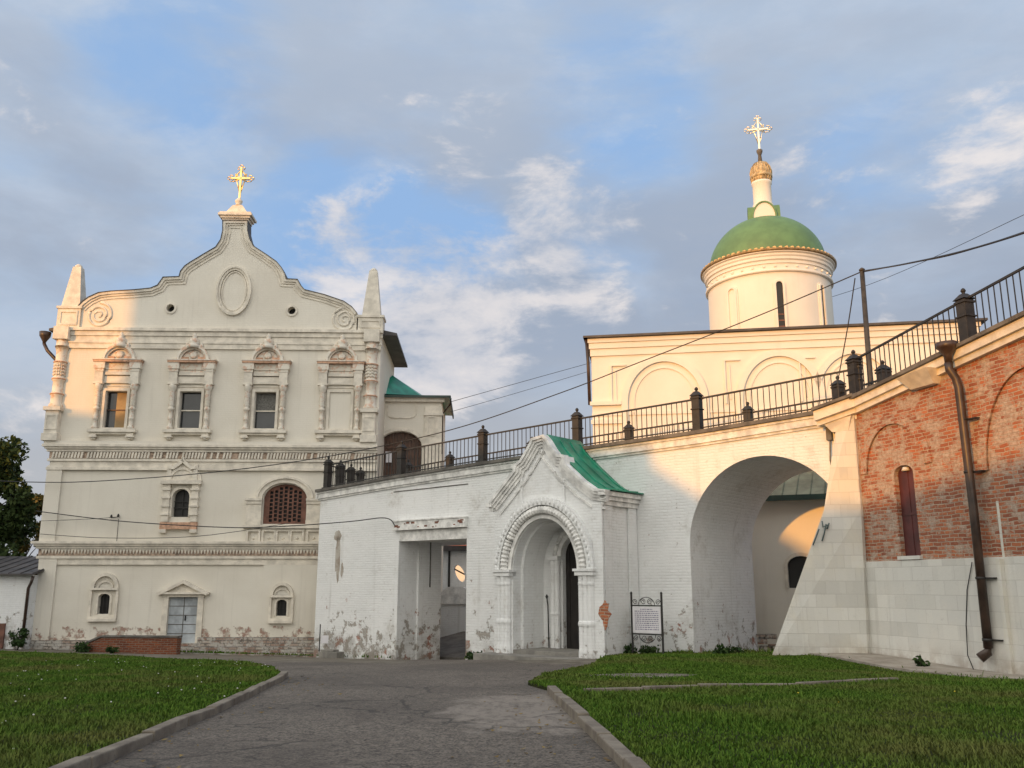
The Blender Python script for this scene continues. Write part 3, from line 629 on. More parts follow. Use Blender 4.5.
        h = zk-zp; k = MB(); pr = [(r*1.2, zp), (r*1.2, zp+.12), (r*.95, zp+.25), (r*.98, zp+h*.18), (r*1.1, zp+h*.2), (r*1.1, zp+h*.23), (r*.9, zp+h*.25), (r*.9, zp+h*.42), (r*1.12, zp+h*.44), (r*1.12, zp+h*.48), (r*.9, zp+h*.5), (r*.92, zp+h*.7), (r*1.08, zp+h*.72), (r*1.08, zp+h*.75), (r*.88, zp+h*.77), (r*.9, zp+h*.9), (r*1.2, zk), (r*1.25, zc-.95), (r*1.05, zc-.9), (r*1.05, zc-.62)]
        k.lathe(cx, -.05, pr, 14)
        for i in range(4):                                       # leaf bands on the shaft
            for j in range(9):
                a = PI+PI*(j+.5)/9; zz = zp+h*(.53+.05*i)+(.03 if j % 2 else 0)
                k.lathe(cx+math.cos(a)*r*.92, -.05+math.sin(a)*r*.92, [(.01, zz-.07), (.07, zz), (.01, zz+.09)], 5)
        k.build('column', M['trim_aged'], o)
        for q in (.02, .215, .46, .735): MB().lathe(cx, -.05, [(r*1.16, zp+h*q-.03), (r*1.2, zp+h*q), (r*1.16, zp+h*q+.04)], 14).build('painted_ring', M['salmon'], o)
    corner_column(53, 65.5, 'corner_column'); corner_column(364.5, 377.5, 'corner_column')
    # upper window surround, built once round x = 0 and copied
    def upper_window(x):
        zsill = zb-.10; zbr = Z(190, 440); ze0 = Z(190, 373); ze1 = Z(190, 362); zcap = Z(190, 386); ztop = Z(190, 346); zfin = Z(190, 339)
        m = MB(); co = .86
        m.ribbon(rect(-.52, .52, zb-.02, zt+.02), 0, .13, -.10, .02, True)
        m.ribbon(rect(-.70, .70, zb-.1, zt+.24), 0, .06, -.05, .02, True)
        m.box(-1.14, 1.14, -.32, .01, zsill-.16, zsill); m.box(-1.02, 1.02, -.22, .01, zsill-.26, zsill-.163)
        for s in (-1, 1):
            m.box(s*.88-.15, s*.88+.15, -.26, .01, zbr+.16, zsill-.263); m.box(s*.88-.19, s*.88+.19, -.30, .01, zbr+.08, zbr+.157); m.lathe(s*.88, -.12, [(.1, zbr-.02), (.14, zbr+.04), (.1, zbr+.077)], 8)
            m.box(s*co-.2, s*co+.2, -.30, .01, zcap+.12, ze0-.003); m.box(s*co-.24, s*co+.24, -.34, .01, zcap+.02, zcap+.117)
        m.box(-.65, .65, -.12, .01, zcap+.1, ze0-.2); m.box(-.62, .62, -.2, .01, ze0-.16, ze0-.004)
        w = m.build('window', M['trim'], root, (x, 0, 0))
        m = MB(); m.box(-1.16, 1.16, -.40, .012, ze1-.10, ze1-.002); m.build('entablature_band', M['salmon'], w); m = MB(); m.box(-1.20, 1.20, -.43, .012, ze1, ze1+.05); m.box(-.62, .62, -.18, .012, ze0+.12, ze1-.103); m.box(-.62, .62, -.13, .012, ze0, ze0+.117)
        for q in (-1, 1): m.box(q*co-.27, q*co+.27, -.36, .013, ze0+.14, ze1-.104); m.box(q*co-.22, q*co+.22, -.32, .013, ze0, ze0+.137)
        m.build('entablature', M['trim_aged'], w)
        m = MB(); r = .80; sq = (ztop-ze1)/.74*.86
        ze1 += .052; m.arc(0, ze1, r-.13, r, -.30, .01, n=16, sq=sq); m.arc(0, ze1, r-.22, r-.132, -.2, .01, n=16, sq=sq)
        m.lathe(0, 0, [(.13, 0), (.2, .05), (.13, .1)], 12)
        k = len(m.v); n = 12*3
        for i in range(k-n, k): q = m.v[i]; m.v[i] = (q[0], -.12-q[2]*.8, ze1+.27+q[1])
        o = m.build('pediment', M['trim_aged'], w)
        MB().box(-.6, -.24, -.16, .01, ze1, ze1+.17).build('painted_base', M['salmon'], w); MB().box(.24, .6, -.16, .01, ze1, ze1+.17).build('painted_base', M['salmon'], w); m = MB(); m.prism([(-.55, ze1+.004)]+[(-math.cos(a)*.55, ze1+.004+math.sin(a)*.55*sq) for a in np.linspace(.05, PI-.05, 14)]+[(.55, ze1+.004)], -.08, .01)
        m.build('tympanum', M['trim_aged'], w)
        m = MB(); m.lathe(0, -.14, [(.34, ztop-.16), (.36, ztop-.02), (.22, ztop+.06), (.27, ztop+.16), (.24, ztop+.28), (.10, ztop+.38), (.13, ztop+.46), (.03, zfin+.3)], 8)
        for s in (-1, 1): m.lathe(s*.36, -.12, [(.03, ztop-.16), (.13, ztop-.04), (.03, ztop+.14)], 6)
        m.build('finial', M['trim_aged'], w)
        h = zcap-zsill
        for s in (-1, 1):
            m = MB(); z = zsill; pr = [(.15, z), (.15, z+.12), (.1, z+.16), (.1, z+h*.2), (.13, z+h*.22), (.13, z+h*.26), (.1, z+h*.28), (.1, z+h*.42), (.15, z+h*.44), (.15, z+h*.48), (.1, z+h*.5)]
            for i in range(5): q = z+h*(.52+.065*i); pr += [(.10, q), (.15, q+h*.03)]
            pr += [(.1, z+h*.86), (.17, z+h*.9), (.2, z+h*.97), (.2, zcap+.02)]
            m.lathe(s*co, -.16, pr, 10); m.build('column', M['trim_aged'], w)
        return w
    w0 = upper_window(ux[0]); ws = [w0]+[copy_tree(w0, root, (x-ux[0], 0, 0)) for x in ux[1:]]
    for i, w in enumerate(ws):
        m = MB()
        if i < 3:
            m.ribbon(rect(-.50, .50, zb, zt), 0, .07, .17, .25, True); m.box(-.5, .5, .18, .24, (zb+zt)/2-.03, (zb+zt)/2+.03); m.build('window_frame', M['trim'] if i else M['wood'], w)
            m = MB()
            if i == 0: m.box(-.06, .5, .2, .215, zb, zt); m.build('plywood_sheet', M['board'], w); m = MB()
            if i == 2: m.box(-.48, .48, .245, .25, (zb+zt)/2, zt-.02); m.build('net_curtain', M['curtain'], w); m = MB()
            m.box(-.5, .5, .26, .28, zb, zt); m.build('pane', M['glass'], w)
        else: m.box(-.5, .5, -.02, .01, zb, zt); m.build('plaster_infill', M['palace'], w); w['label'] = 'blind window filled with plaster'
    # small arched window with keeled surround
    def small_window():
        m = MB(); hz = Z(181, 484.5)
        for s in (-1, 1):
            m.box(s*.67-.16, s*.67+.16, -.2, .01, Z(181, 522), hz)
            for q in (.2, .42, .64, .86): zq = Z(181, 522)+(hz-Z(181, 522))*q; m.box(s*.67-.2, s*.67+.2, -.26, -.01, zq-.05, zq+.04)
            m.box(s*.72-.16, s*.72+.16, -.25, .01, Z(181, 533), Z(181, 530)+.02)
            m.box(s*.62-.1, s*.62+.1, -.2, .01, hz+.2, Z(181, 465))
        m.box(-.95, .95, -.32, .012, hz, hz+.18)
        m.ribbon(arch_loop(0, .40, sz0, szs, .38, 12), 0, .12, -.1, .01)
        m.box(-.8, .8, -.14, .01, Z(181, 530)+.02, Z(181, 522)-.02)
        kp = [(-.92, hz+.2), (-.84, hz+.5), (-.70, hz+.66), (-.62, Z(181, 466)), (-.45, Z(181, 466.5)), (-.22, Z(181, 463)), (-.06, Z(181, 460)), (0, Z(181, 456)), (.06, Z(181, 460)), (.22, Z(181, 463)), (.45, Z(181, 466.5)), (.62, Z(181, 466)), (.70, hz+.66), (.84, hz+.5), (.92, hz+.2)]
        m.prism(kp, -.12, .01); m.ribbon(kp[3:12], -.16, 0, -.26, .01); m.arc(0, hz+.2, .5, .62, -.18, .01, n=14)
        w = m.build('window', M['trim'], root, (sx, 0, 0))
        m = MB(); m.box(-.86, .86, -.22, -.01, Z(181, 530)+.022, Z(181, 522)-.025); m.build('painted_sill', M['salmon'], w)
        m = MB(); m.box(-.4, .4, .3, .32, sz0, sz1+.1); m.build('pane', M['dark'], w)
        m = MB(); m.box(-.4, .4, .2, .23, sz0+.42, sz0+.47); m.box(-.4, .4, .2, .23, sz0+.72, sz0+.76); m.box(-.02, .02, .2, .23, sz0, sz1); m.build('glazing_bar', M['iron'], w)
    small_window()
    def grille_window():
        rise = Z(285, 484)-gzs; m = MB()
        m.ribbon([(-math.cos(a)*ghw, gzs+math.sin(a)*rise) for a in np.linspace(0, PI, 20)], .05, .24, -.16, .01)
        m.ribbon([(-math.cos(a)*ghw, gzs+math.sin(a)*rise) for a in np.linspace(0, PI, 20)], .24, .34, -.24, .01)
        for s in (-1, 1):
            m.box(s*(ghw+.40)-.36, s*(ghw+.40)+.36, -.2, .01, gzb+.05, gzs-.26); m.box(s*(ghw+.42)-.40, s*(ghw+.42)+.40, -.3, .012, gzs-.10, gzs+.01); m.box(s*(ghw+.41)-.38, s*(ghw+.41)+.38, -.25, .012, gzs-.257, gzs-.104)
            m.box(s*(ghw+.41)-.38, s*(ghw+.41)+.38, -.24, .012, gzb-.05, gzb+.16)
        m.box(-ghw-.85, ghw+.85, -.3, .012, gzb-.22, gzb-.06)
        w = m.build('window', M['trim'], root, (gx, 0, 0)); w['label'] = 'wide arched window behind a brown pierced grille'
        loop = arch_loop(0, ghw, gzb, gzs, rise, 20); holes2 = []; st = ghw*2/9.0
        for i in range(9):
            for j in range(9):
                x = -ghw+st*(i+.5); z = gzb+.1+j*.19+(.0 if i % 2 else .05); hw = st*.33
                if ((x/(ghw-.16))**2+(max(0, z+.1-gzs)/(rise-.12))**2) < 1 and abs(x) < ghw-.12: holes2.append(rect(x-hw, x+hw, z, z+.14))
        m = MB().prism([loop]+holes2, .12, .17); m.build('grille', M['grille'], w)
        m = MB().box(-ghw, ghw, .3, .32, gzb, gzs+rise); m.build('pane', M['dark'], w)
        m = MB(); pz0, pz1 = Z(285, 547), Z(285, 530)
        for u in (254, 269.5, 283.5, 297.5, 314):
            x = X(u, 538)-gx; m.ribbon(rect(x-.24, x+.24, pz0+.1, pz1-.08), 0, .1, -.22, -.08, True); m.lathe(x, -.1, [(.01, (pz0+pz1)/2-.07), (.08, (pz0+pz1)/2), (.01, (pz0+pz1)/2+.07)], 6)
        for u in (262, 277, 290.5, 305): x = X(u, 538)-gx; m.box(x-.1, x+.1, -.13, -.08, pz0, pz1)
        m.build('panelled_apron', M['trim'], w)
    grille_window()
    for i, (x, vb, vt) in enumerate(lw):
        hw = .26 if i == 0 else .24; zb_, zs_ = Z(104, vb), Z(104, vt+3); m = MB(); k = 1 if i == 0 else .84; zz = Z(104, 589.5 if i == 0 else 597)
        m.ribbon(rect(-.58*k, .58*k, zb_-.14, zz), -.03, .08, -.14, .01, True); m.box(-.66*k, .66*k, -.2, .012, zb_-.33, zb_-.2); m.box(-.64*k, .64*k, -.2, .012, zz-.02, zz+.08)
        m.arc(0, zz+.085, .48*k, .64*k, -.16, .012, n=14, sq=1.1); m.ribbon(arch_loop(0, hw, zb_, zs_, .15, 8), 0, .1, -.06, .01); m.arc(0, zz+.085, .30, .38, -.06, .012, n=12, sq=.8)
        w = m.build('window', M['trim'], root, (x, -.09 if i else 0, 0))
        m = MB().box(-hw, hw, .25, .27, zb_, zs_+.3); m.build('pane', M['dark'], w)
        m = MB()
        for k in (-.09, .09): m.box(k-.015, k+.015, .12, .15, zb_, zs_+.13)
        m.box(-hw, hw, .12, .15, zb_+.3, zb_+.33); m.build('window_bars', M['iron'], w)
    # steel door
    m = MB(); dm = (dx0+dx1)/2; n = 4
    m.box(dx0, dx1, .12, .16, dz0, dz1)
    d = m.build('door', M['steel_door'], root); m = MB()
    for i in range(1, 5): zq = dz0+(dz1-dz0)*i/5; m.box(dx0, dx1, .105, .121, zq-.014, zq+.014)
    m.box(dm-.014, dm+.014, .104, .121, dz0, dz1); m.build('door_seam', M['slab'], d)
    m = MB().box(dm+.08, dm+.13, .05, .119, dz0+1.0, dz0+1.22); m.build('handle', M['iron'], d)
    m = MB(); zt_ = dz1
    for s, x in ((-1, dx0), (1, dx1)): m.box(min(x, x+s*.26), max(x, x+s*.26), -.1, .01, dz0, zt_)
    m.box(dx0-.3, dx1+.3, -.12, .012, zt_, zt_+.16); pk = Z(184, 580); hx = (dx1-dx0)/2+.48
    m.ribbon([(dm-hx, zt_+.2), (dm, pk), (dm+hx, zt_+.2)], -.14, 0, -.30, .012); m.prism([(dm-hx+.1, zt_+.16), (dm, pk-.1), (dm+hx-.1, zt_+.16)], -.1, .01); m.box(dm-hx-.04, dm+hx+.04, -.28, .013, zt_+.13, zt_+.22)
    m.build('door_surround', M['trim'], root)
    # gable
    lft = [(57, 331), (57, 329), (80, 307), (84, 303), (90, 298.5), (100, 294), (112, 292.5), (135, 291.2), (152, 289.5), (159, 286.5), (163, 281), (164.5, 278.6), (180.5, 278), (182, 272.5), (186, 267.5), (191, 264), (205, 255.5), (217, 248.5), (222, 241), (224, 232), (224, 222)]
    rgt = [(248, 222), (248, 232), (250, 240), (254, 247.5), (267, 256), (277, 263), (282, 269), (285, 275), (286.3, 280.2), (298, 280.8), (300.5, 286), (305, 291), (325, 296), (344, 302.5), (352, 308), (357, 314), (383, 331)]
    G = [f.hit(*q) for q in lft[2:]+rgt[:-1]]; zc3 = zc+.02
    body = [(G[0][0]-.02, zc3)]+G+[(G[-1][0], zc3)]
    hl = [f.hit(171, 308.5), f.hit(292, 311)]
    circ = [[(c[0]+.2*math.cos(a), c[1]+.2*math.sin(a)) for a in np.linspace(0, 2*PI, 14)[:-1]] for c in hl]
    gb = MB().prism([body]+circ, -.04, .5); gable = gb.build('gable', M['palace'], root)
    m = MB(); m.ribbon(G, -.12, 0.01, -.17, .52); m.ribbon(G, -.22, -.123, -.10, .0); m.ribbon(G, -.36, -.30, -.085, .0); m.build('gable_moulding', M['trim'], gable)
    m = MB(); m.ribbon(G, .012, .035, -.22, .54); m.build('gable_flashing', M['roof'], gable)
    for c in hl:
        MB().ribbon([(c[0]+.2*math.cos(a), c[1]+.2*math.sin(a)) for a in np.linspace(0, 2*PI, 16)[:-1]], -.1, 0, -.1, 0, True).build('vent_ring', M['trim'], gable)
        MB().box(c[0]-.25, c[0]+.25, .3, .32, c[1]-.25, c[1]+.25).build('vent_hole', M['dark'], gable)
    ov = f.hit(234.5, 291.5); ra, rb = (X(252, 291)-X(217, 291))/2, (Z(234, 267)-Z(234, 316))/2
    el = [(ov[0]+ra*math.cos(a), ov[1]+rb*math.sin(a)) for a in np.linspace(0, 2*PI, 40)[:-1]]
    m = MB(); m.ribbon(el, 0, .09, -.2, -.03, True); m.ribbon(el, .09, .2, -.14, -.03, True); m.ribbon(el, .24, .3, -.09, -.03, True); m.build('oval_medallion', M['trim'], gable)
    for u, v, s, rr in ((99.5, 315.5, 1, .66), (345, 320, -1, .64)):
        c = f.hit(u, v); m = MB(); pts = []
        for i in range(60):
            t = i/59; a = -s*(t*2.5*2*PI)+(PI/2); r = rr*(1-t*.88); pts.append((c[0]+r*math.cos(a), -.04, c[1]+r*math.sin(a)))
        m.tube(pts, [.075*(1-.4*i/59) for i in range(60)], 6); m.build('volute', M['trim'], gable)
    # obelisks on pedestals
    for u0, u1, vb, vt, tip in ((57, 80, 331, 307, (71.5, 264)), (358, 383, 331, 313, (371.5, 268))):
        x0, x1 = X(u0, vb), X(u1, vb); zt2 = Z(70, vt); m = MB(); m.box(x0, x1, -.16, .75, zc+.03, zt2-.12); m.box(x0-.06, x1+.06, -.22, .8, zt2-.12, zt2)
        m.ribbon(rect(x0+.12, x1-.12, zc+.15, zt2-.24), -.08, 0, -.2, -.15, True)
        ob = m.build('pedestal', M['trim'], root); cx = (x0+x1)/2+.02; hb = .46; ht = .2; zz = Z(*tip); m = MB()
        m.hexa([(cx-hb, -.12, zt2), (cx+hb, -.12, zt2), (cx+hb, .72, zt2), (cx-hb, .72, zt2)], [(cx-ht, .1, zz-.1), (cx+ht, .1, zz-.1), (cx+ht, .5, zz-.1), (cx-ht, .5, zz-.1)])
        m.lathe(cx, .3, [(.2, zz-.1), (.17, zz), (.08, zz+.08)], 8); m.build('obelisk', M['trim'], ob)
    # cap, pyramid, ball and cross
    x0, x1 = X(224, 222), X(248, 222); z0 = Z(236, 222); m = MB()
    for e, za, zb2 in ((.06, 0, .14), (.14, .14, .26), (.24, .26, .38), (.18, .38, .46)): m.box(x0-e, x1+e, -.1-e, .55+e, z0+za, z0+zb2)
    cap = m.build('cap', M['trim'], root); xm = (x0+x1)/2; zp = z0+.46; m = MB()
    m.hexa([(x0+.02, -.05, zp), (x1-.02, -.05, zp), (x1-.02, .55, zp), (x0+.02, .55, zp)], [(xm-.24, .05, zp+.5), (xm+.24, .05, zp+.5), (xm+.24, .45, zp+.5), (xm-.24, .45, zp+.5)])
    m.lathe(xm, .25, [(.24, zp+.5), (.12, zp+.62), (.18, zp+.72), (.2, zp+.8), (.12, zp+.9), (.05, zp+.98)], 12); m.build('pyramid_base', M['trim'], cap)
    zk = zp+.95; zt3 = Z(239, 164); build_cross(xm+.02, .25, zk, zt3-zk, M['gold'], cap)
    # roof behind the gable, its eaves and the hopper at the left corner
    m = MB(); xm = (xl+xr)/2
    m.prism([(xl-1.0, zc+.1), (xm, zc+1.9), (xr+.75, zc+.02), (xr+.75, zc-.1), (xl-1.0, zc-.02)], .3, 7.2); m.build('roof', M['roof'], root)
    m = MB(); m.lathe(xl-1.15, .3, [(.07, zc-.75), (.09, zc-.6), (.26, zc-.32), (.28, zc-.10)], 10); m.tube([(xl-1.15, .3, zc-.7), (xl-.95, .3, zc-1.05), (xl-.5, .3, zc-1.5), (xl-.2, .3, zc-1.8)], .085, 8); m.build('downpipe', M['pipe'], root)
    # insulator bracket on the wall
    x, z = f.hit(119, 517); m = MB(); m.tube([(x, 0, z-1.7), (x, -.03, z-.1)], .012, 5); m.tube([(x-.3, -.15, z-.05), (x, -.1, z), (x, 0, z)], .02, 5); m.lathe(x, -.1, [(.04, z), (.06, z+.06), (.03, z+.14)], 8); m.lathe(x-.3, -.15, [(.04, z-.05), (.06, z+.02), (.03, z+.1)], 8)
    m.build('insulator_bracket', M['iron'], root)
    return root
def build_cross(x, y, z, h, mat, parent):
    m = MB(); t = .05; w = h*.27; zc = z+h*.62
    m.box(x-t, x+t, y-t, y+t, z, z+h*.96); m.box(x-w, x+w, y-t, y+t, zc-t, zc+t)
    def tre(cx, cz, dx, dz):
        r = h*.045
        for a, b in ((dx*1.4, dz*1.4), (dz*1.3, dx*1.3), (-dz*1.3, -dx*1.3)):
            ring = [(cx+a*r+math.cos(q)*r, y, cz+b*r+math.sin(q)*r) for q in np.linspace(0, 2*PI, 9)]; m.tube(ring, .025, 5)
    tre(x-w, zc, -1, 0); tre(x+w, zc, 1, 0); tre(x, z+h*.93, 0, 1)
    # lattice between the arms
    q = w*.62
    for s in (-1, 1):
        m.tube([(x, y, z+h*.12), (x+s*q*.55, y, zc-h*.13), (x+s*q, y, zc)], .034, 5); m.tube([(x+s*q, y, zc), (x+s*q*.5, y, zc+h*.16), (x, y, z+h*.88)], .034, 5)
        m.tube([(x+s*w*.75, y, zc-h*.1), (x, y, zc-h*.02), (x-s*w*.5, y, zc+h*.12)], .034, 5); m.tube([(x, y, z+h*.26), (x+s*q*.4, y, z+h*.34), (x, y, z+h*.44)], .034, 5)
        m.tube([(x+s*w*.55, y, zc+h*.02), (x+s*w*.55, y, zc+h*.11)], .034, 5); m.lathe(x+s*w*.55, y, [(.01, zc+h*.10), (.05, zc+h*.125), (.01, zc+h*.15)], 6); m.lathe(x+s*w*.75, y, [(.01, zc-h*.125), (.045, zc-h*.1), (.01, zc-h*.07)], 6)
    return m.build('cross', mat, parent)
palace()

# ------------------------------------------------------------------ ANNEX of the palace with the brown arched doorway
def annex():
    p = at(379, 440, 46.2); f = Frame(p.x, p.y, R(2), -1.15); X, Z = f.x, f.z
    root = fempty('palace_annex', f, 'small cream entrance annex with green roof and brown arched doorway', 'annex')
    xr = X(441, 430); ze = Z(410, 397); dc = X(400, 450); hw = (X(422, 450)-X(378.5, 450))/2; zs = Z(400, 447); rise = Z(400, 431.5)-zs
    zb = Z(400, 503)
    m = MB().prism([[(-.3, -.8), (-.3, ze), (xr, ze), (xr, -.8)], arch_loop(dc, hw, zb, zs, rise)], 0, .5); m.box(xr-.5, xr, .5, 5, -.8, ze); m.box(-.3, xr, 5, 5.4, -.8, ze); m.build('wall', M['palace'], root)
    m = MB(); m.ribbon([(dc-math.cos(a)*hw, zs+math.sin(a)*rise) for a in np.linspace(0, PI, 20)], .02, .2, -.1, .01)
    m.box(X(425, 430), xr+.05, -.12, .01, zb, ze-.5); x, z = X(430, 440), Z(430, 418); m.ribbon(rect(X(428.5, 430), X(434, 430), Z(430, 435), Z(430, 418)), 0, .07, -.17, -.11, True)
    m.box(X(424, 430), xr+.1, -.2, .012, Z(430, 416), Z(430, 413)); m.box(-.2, xr+.16, -.2, .012, ze-.28, ze-.1); m.box(-.2, xr+.24, -.3, .012, ze-.1, ze)
    m.build('trim', M['trim'], root)
    cx, cz = f.hit(402, 409.5); a_, b_ = (X(416, 409)-X(386, 409))/2, (Z(402, 401)-Z(402, 419))/2
    rr = [(cx+a_*np.sign(math.cos(t))*abs(math.cos(t))**.55, cz+b_*np.sign(math.sin(t))*abs(math.sin(t))**.55) for t in np.linspace(0, 2*PI, 36)[:-1]]
    m = MB().ribbon(rr, 0, .07, -.06, .01, True); m.build('oval_panel', M['trim'], root)
    m = MB()
    n = 12
    for i in range(n): m.box(dc-hw+2*hw*i/n+.008, dc-hw+2*hw*(i+1)/n-.008, .25, .30+.01*(i % 2), zb, zs+rise)
    m.box(dc-hw, dc+hw, .21, .25, zs-.06, zs+.06); d = m.build('door', M['wood'], root)
    m = MB().box(X(385, 455), X(392, 455), .19, .2, Z(389, 462), Z(389, 451)); m.build('paper_notice', M['paper'], d)
    pk = at(387, 376, 49.0); r0 = f.hit(386, 376, 2.6)
    zr = r0[1]; xe = xr+.45
    m = MB(); A = (-.3, -.35, ze+.1); B = (xe, -.35, ze-.02); C = (xe, 5.2, ze-.02); D_ = (-.3, 5.2, ze+.1); P0 = (-.3, 2.4, zr+.15); P1 = (xr*.62, 2.4, ze+.55)
    P0 = (.35, 2.4, zr); 
    m.add([A, B, C, D_, P0, P1], [(0, 1, 5, 4), (1, 2, 5), (2, 3, 4, 5), (3, 0, 4)]); m.add([A, B, C, D_], [(0, 1, 2, 3)])
    k = 0
    rf = m.build('roof', M['green'], root)
    m = MB(); m.box(-.3, xe+.04, -.40, -.33, ze-.10, ze+.02); m.box(xe-.02, xe+.05, -.4, 5.2, ze-.2, ze); m.build('eave_board', M['darkgreen'], rf)
    m = MB(); hz = Z(449, 424, 0); m.tube([(xe+.05, -.2, ze-.1), (xe+.02, -.1, ze-.4), (xr+.06, -.02, ze-.9), (xr+.06, -.02, ze-3)], .05, 6); m.build('downpipe', M['pipe'], root)
annex()

# ------------------------------------------------------------------ PASSAGE with gate, arch, coping
CT = [(-.35, 4.30), (4.85, 4.56), (9.5, 4.73), (14.1, 4.86), (19.0, 4.97), (24.2, 5.20)]          # coping height above the eye
def coping(t):
    for (a, za), (b, zb) in zip(CT, CT[1:]):
        if t <= b: return za+(zb-za)*(t-a)/(b-a)+EYE-PAS.base
    return CT[-1][1]+EYE-PAS.base
TE = 24.4
GT0, GT1 = 4.97, 8.8
ARC_C = 21.2; ARC_R = 2.62
def passage():
    f = PAS; root = fempty('covered_passage', f, 'long white rendered brick passage with square gateway and big round arch', 'passage')
    B = -2.6
    zl = f.z(432, 539.5); zsp = f.z(693, 546)
    def layer(y0, y1, g0, g1, door):
        top = [(t, coping(t)-.3) for t, _ in CT if -.3 < t < TE]
        pts = [(-.3, B), (-.3, coping(-.3)-.3)]+top+[(TE, coping(TE)-.3), (TE, B)]
        pts += [(ARC_C+ARC_R, B)]+[(ARC_C+math.cos(a)*ARC_R, zsp+math.sin(a)*ARC_R*1.04) for a in np.linspace(0, PI, 30)]+[(ARC_C-ARC_R, B)]
        if door: pts += [(14.95, B), (14.95, f.z(570, 548)+0)]+[(14.32+math.cos(a)*.63, f.z(570, 556)+math.sin(a)*.75) for a in np.linspace(.1, PI-.1, 9)]+[(13.69, f.z(570, 548)), (13.69, B)]
        pts += [(g1, B), (g1, zl), (g0, zl), (g0, B)]
        # clean duplicates
        out = [pts[0]]
        for q in pts[1:]:
            if math.hypot(q[0]-out[-1][0], q[1]-out[-1][1]) > 1e-4: out.append(q)
        return MB().prism(out, y0, y1)
    m = layer(0, .6, GT0, GT1, True)
    for a in (layer(.6, 1.12, GT0, GT1, False), layer(1.12, 2.5, GT0+.09, GT1+.3, False), layer(2.5, 4.7, 1.6, GT1+.5, False)):
        m.add(a.v, a.f)
    w = m.build('wall', M['white'], root)
    # cornice band and dark coping slabs
    m = MB(); sl = MB(); N = 48
    for i in range(N):
        a = -.42+(TE+.42)*i/N; b = -.42+(TE+.42)*(i+1)/N; za, zb = coping(a), coping(b)
        def seg(mb, y0, y1, d0, d1, g=0.0):
            mb.hexa([(a+g, y0, za+d0), (b-g, y0, zb+d0), (b-g, y1, zb+d0), (a+g, y1, za+d0)], [(a+g, y0, za+d1), (b-g, y0, zb+d1), (b-g, y1, zb+d1), (a+g, y1, za+d1)])
        seg(m, -.17, .3, -.20, -.125); seg(m, -.12, .3, -.42, -.203); seg(m, -.06, .3, -.50, -.423)
        seg(sl, -.26, 4.8, -.12, 0.0)
    m.build('cornice', M['trim_white'], root); sl.build('coping', M['slab'], root)
    # return of the cornice at the rounded left end
    m = MB(); m.box(-.52, -.3, -.12, 2.2, coping(-.3)-.42, coping(-.3)-.125); m.build('cornice_return', M['trim_white'], root)
    # gate lintel beams
    x0, x1 = GT0-.12, GT1+.0; m = MB(); m.box(GT0+.05, GT1+.02, -.02, 1.05, zl-.02, zl+.42); lt = m.build('lintel', M['trim_white'], root)
    m = MB(); m.box(x0-.1, x1+.05, -.20, .02, zl+.43, zl+.79); m.box(x0-.14, x1+.08, -.24, .02, zl+.79, zl+.84); m.build('lintel_board', M['trim_white'], root)
    m = MB(); rn = random.Random(5)
    for i in range(16): x = rn.uniform(x0, x1); z = zl+rn.uniform(.49, .73); s_ = rn.uniform(.03, .1); m.box(x-s_, x+s_*1.3, -.206, -.199, z-s_*.5, z+s_*.5)
    m.build('rust_stain', M['brownred'], root)
    # patches of bare brick and bare mortar on the wall
    def patch(u, v, w_, h_, mat, name, seed):
        x, z = f.hit(u, v); rn = random.Random(seed); n = 18
        pts = [(x+w_*math.cos(a)*(1+rn.uniform(-.3, .3)), z+h_*math.sin(a)*(1+rn.uniform(-.3, .3))) for a in np.linspace(0, 2*PI, n+1)[:-1]]
        MB().prism(pts, -.006, .01).build(name, mat, root)
    patch(338, 557, .17, .95, M['bare'], 'bare_patch', 3); patch(338, 536, .26, .25, M['bare'], 'bare_patch', 9); patch(342, 570, .1, .3, M['bare'], 'bare_patch', 12)
    # thin ledge line
    x0_, z0_ = f.hit(394, 492); x1_, z1_ = f.hit(468, 484); m = MB(); m.tube([(x0_, -.01, z0_), (x1_, -.01, z1_)], .02, 5); m.build('ledge', M['slab'], root)
    m = MB(); m.tube([(GT0+.10, 1.8, zl-1.9), (GT0+.10, 1.8, zl)], .03, 6); m.build('crack_line', M['slab'], root)  # thin dark tube put in for the narrow dark crack in the reveal
    return root
passage()

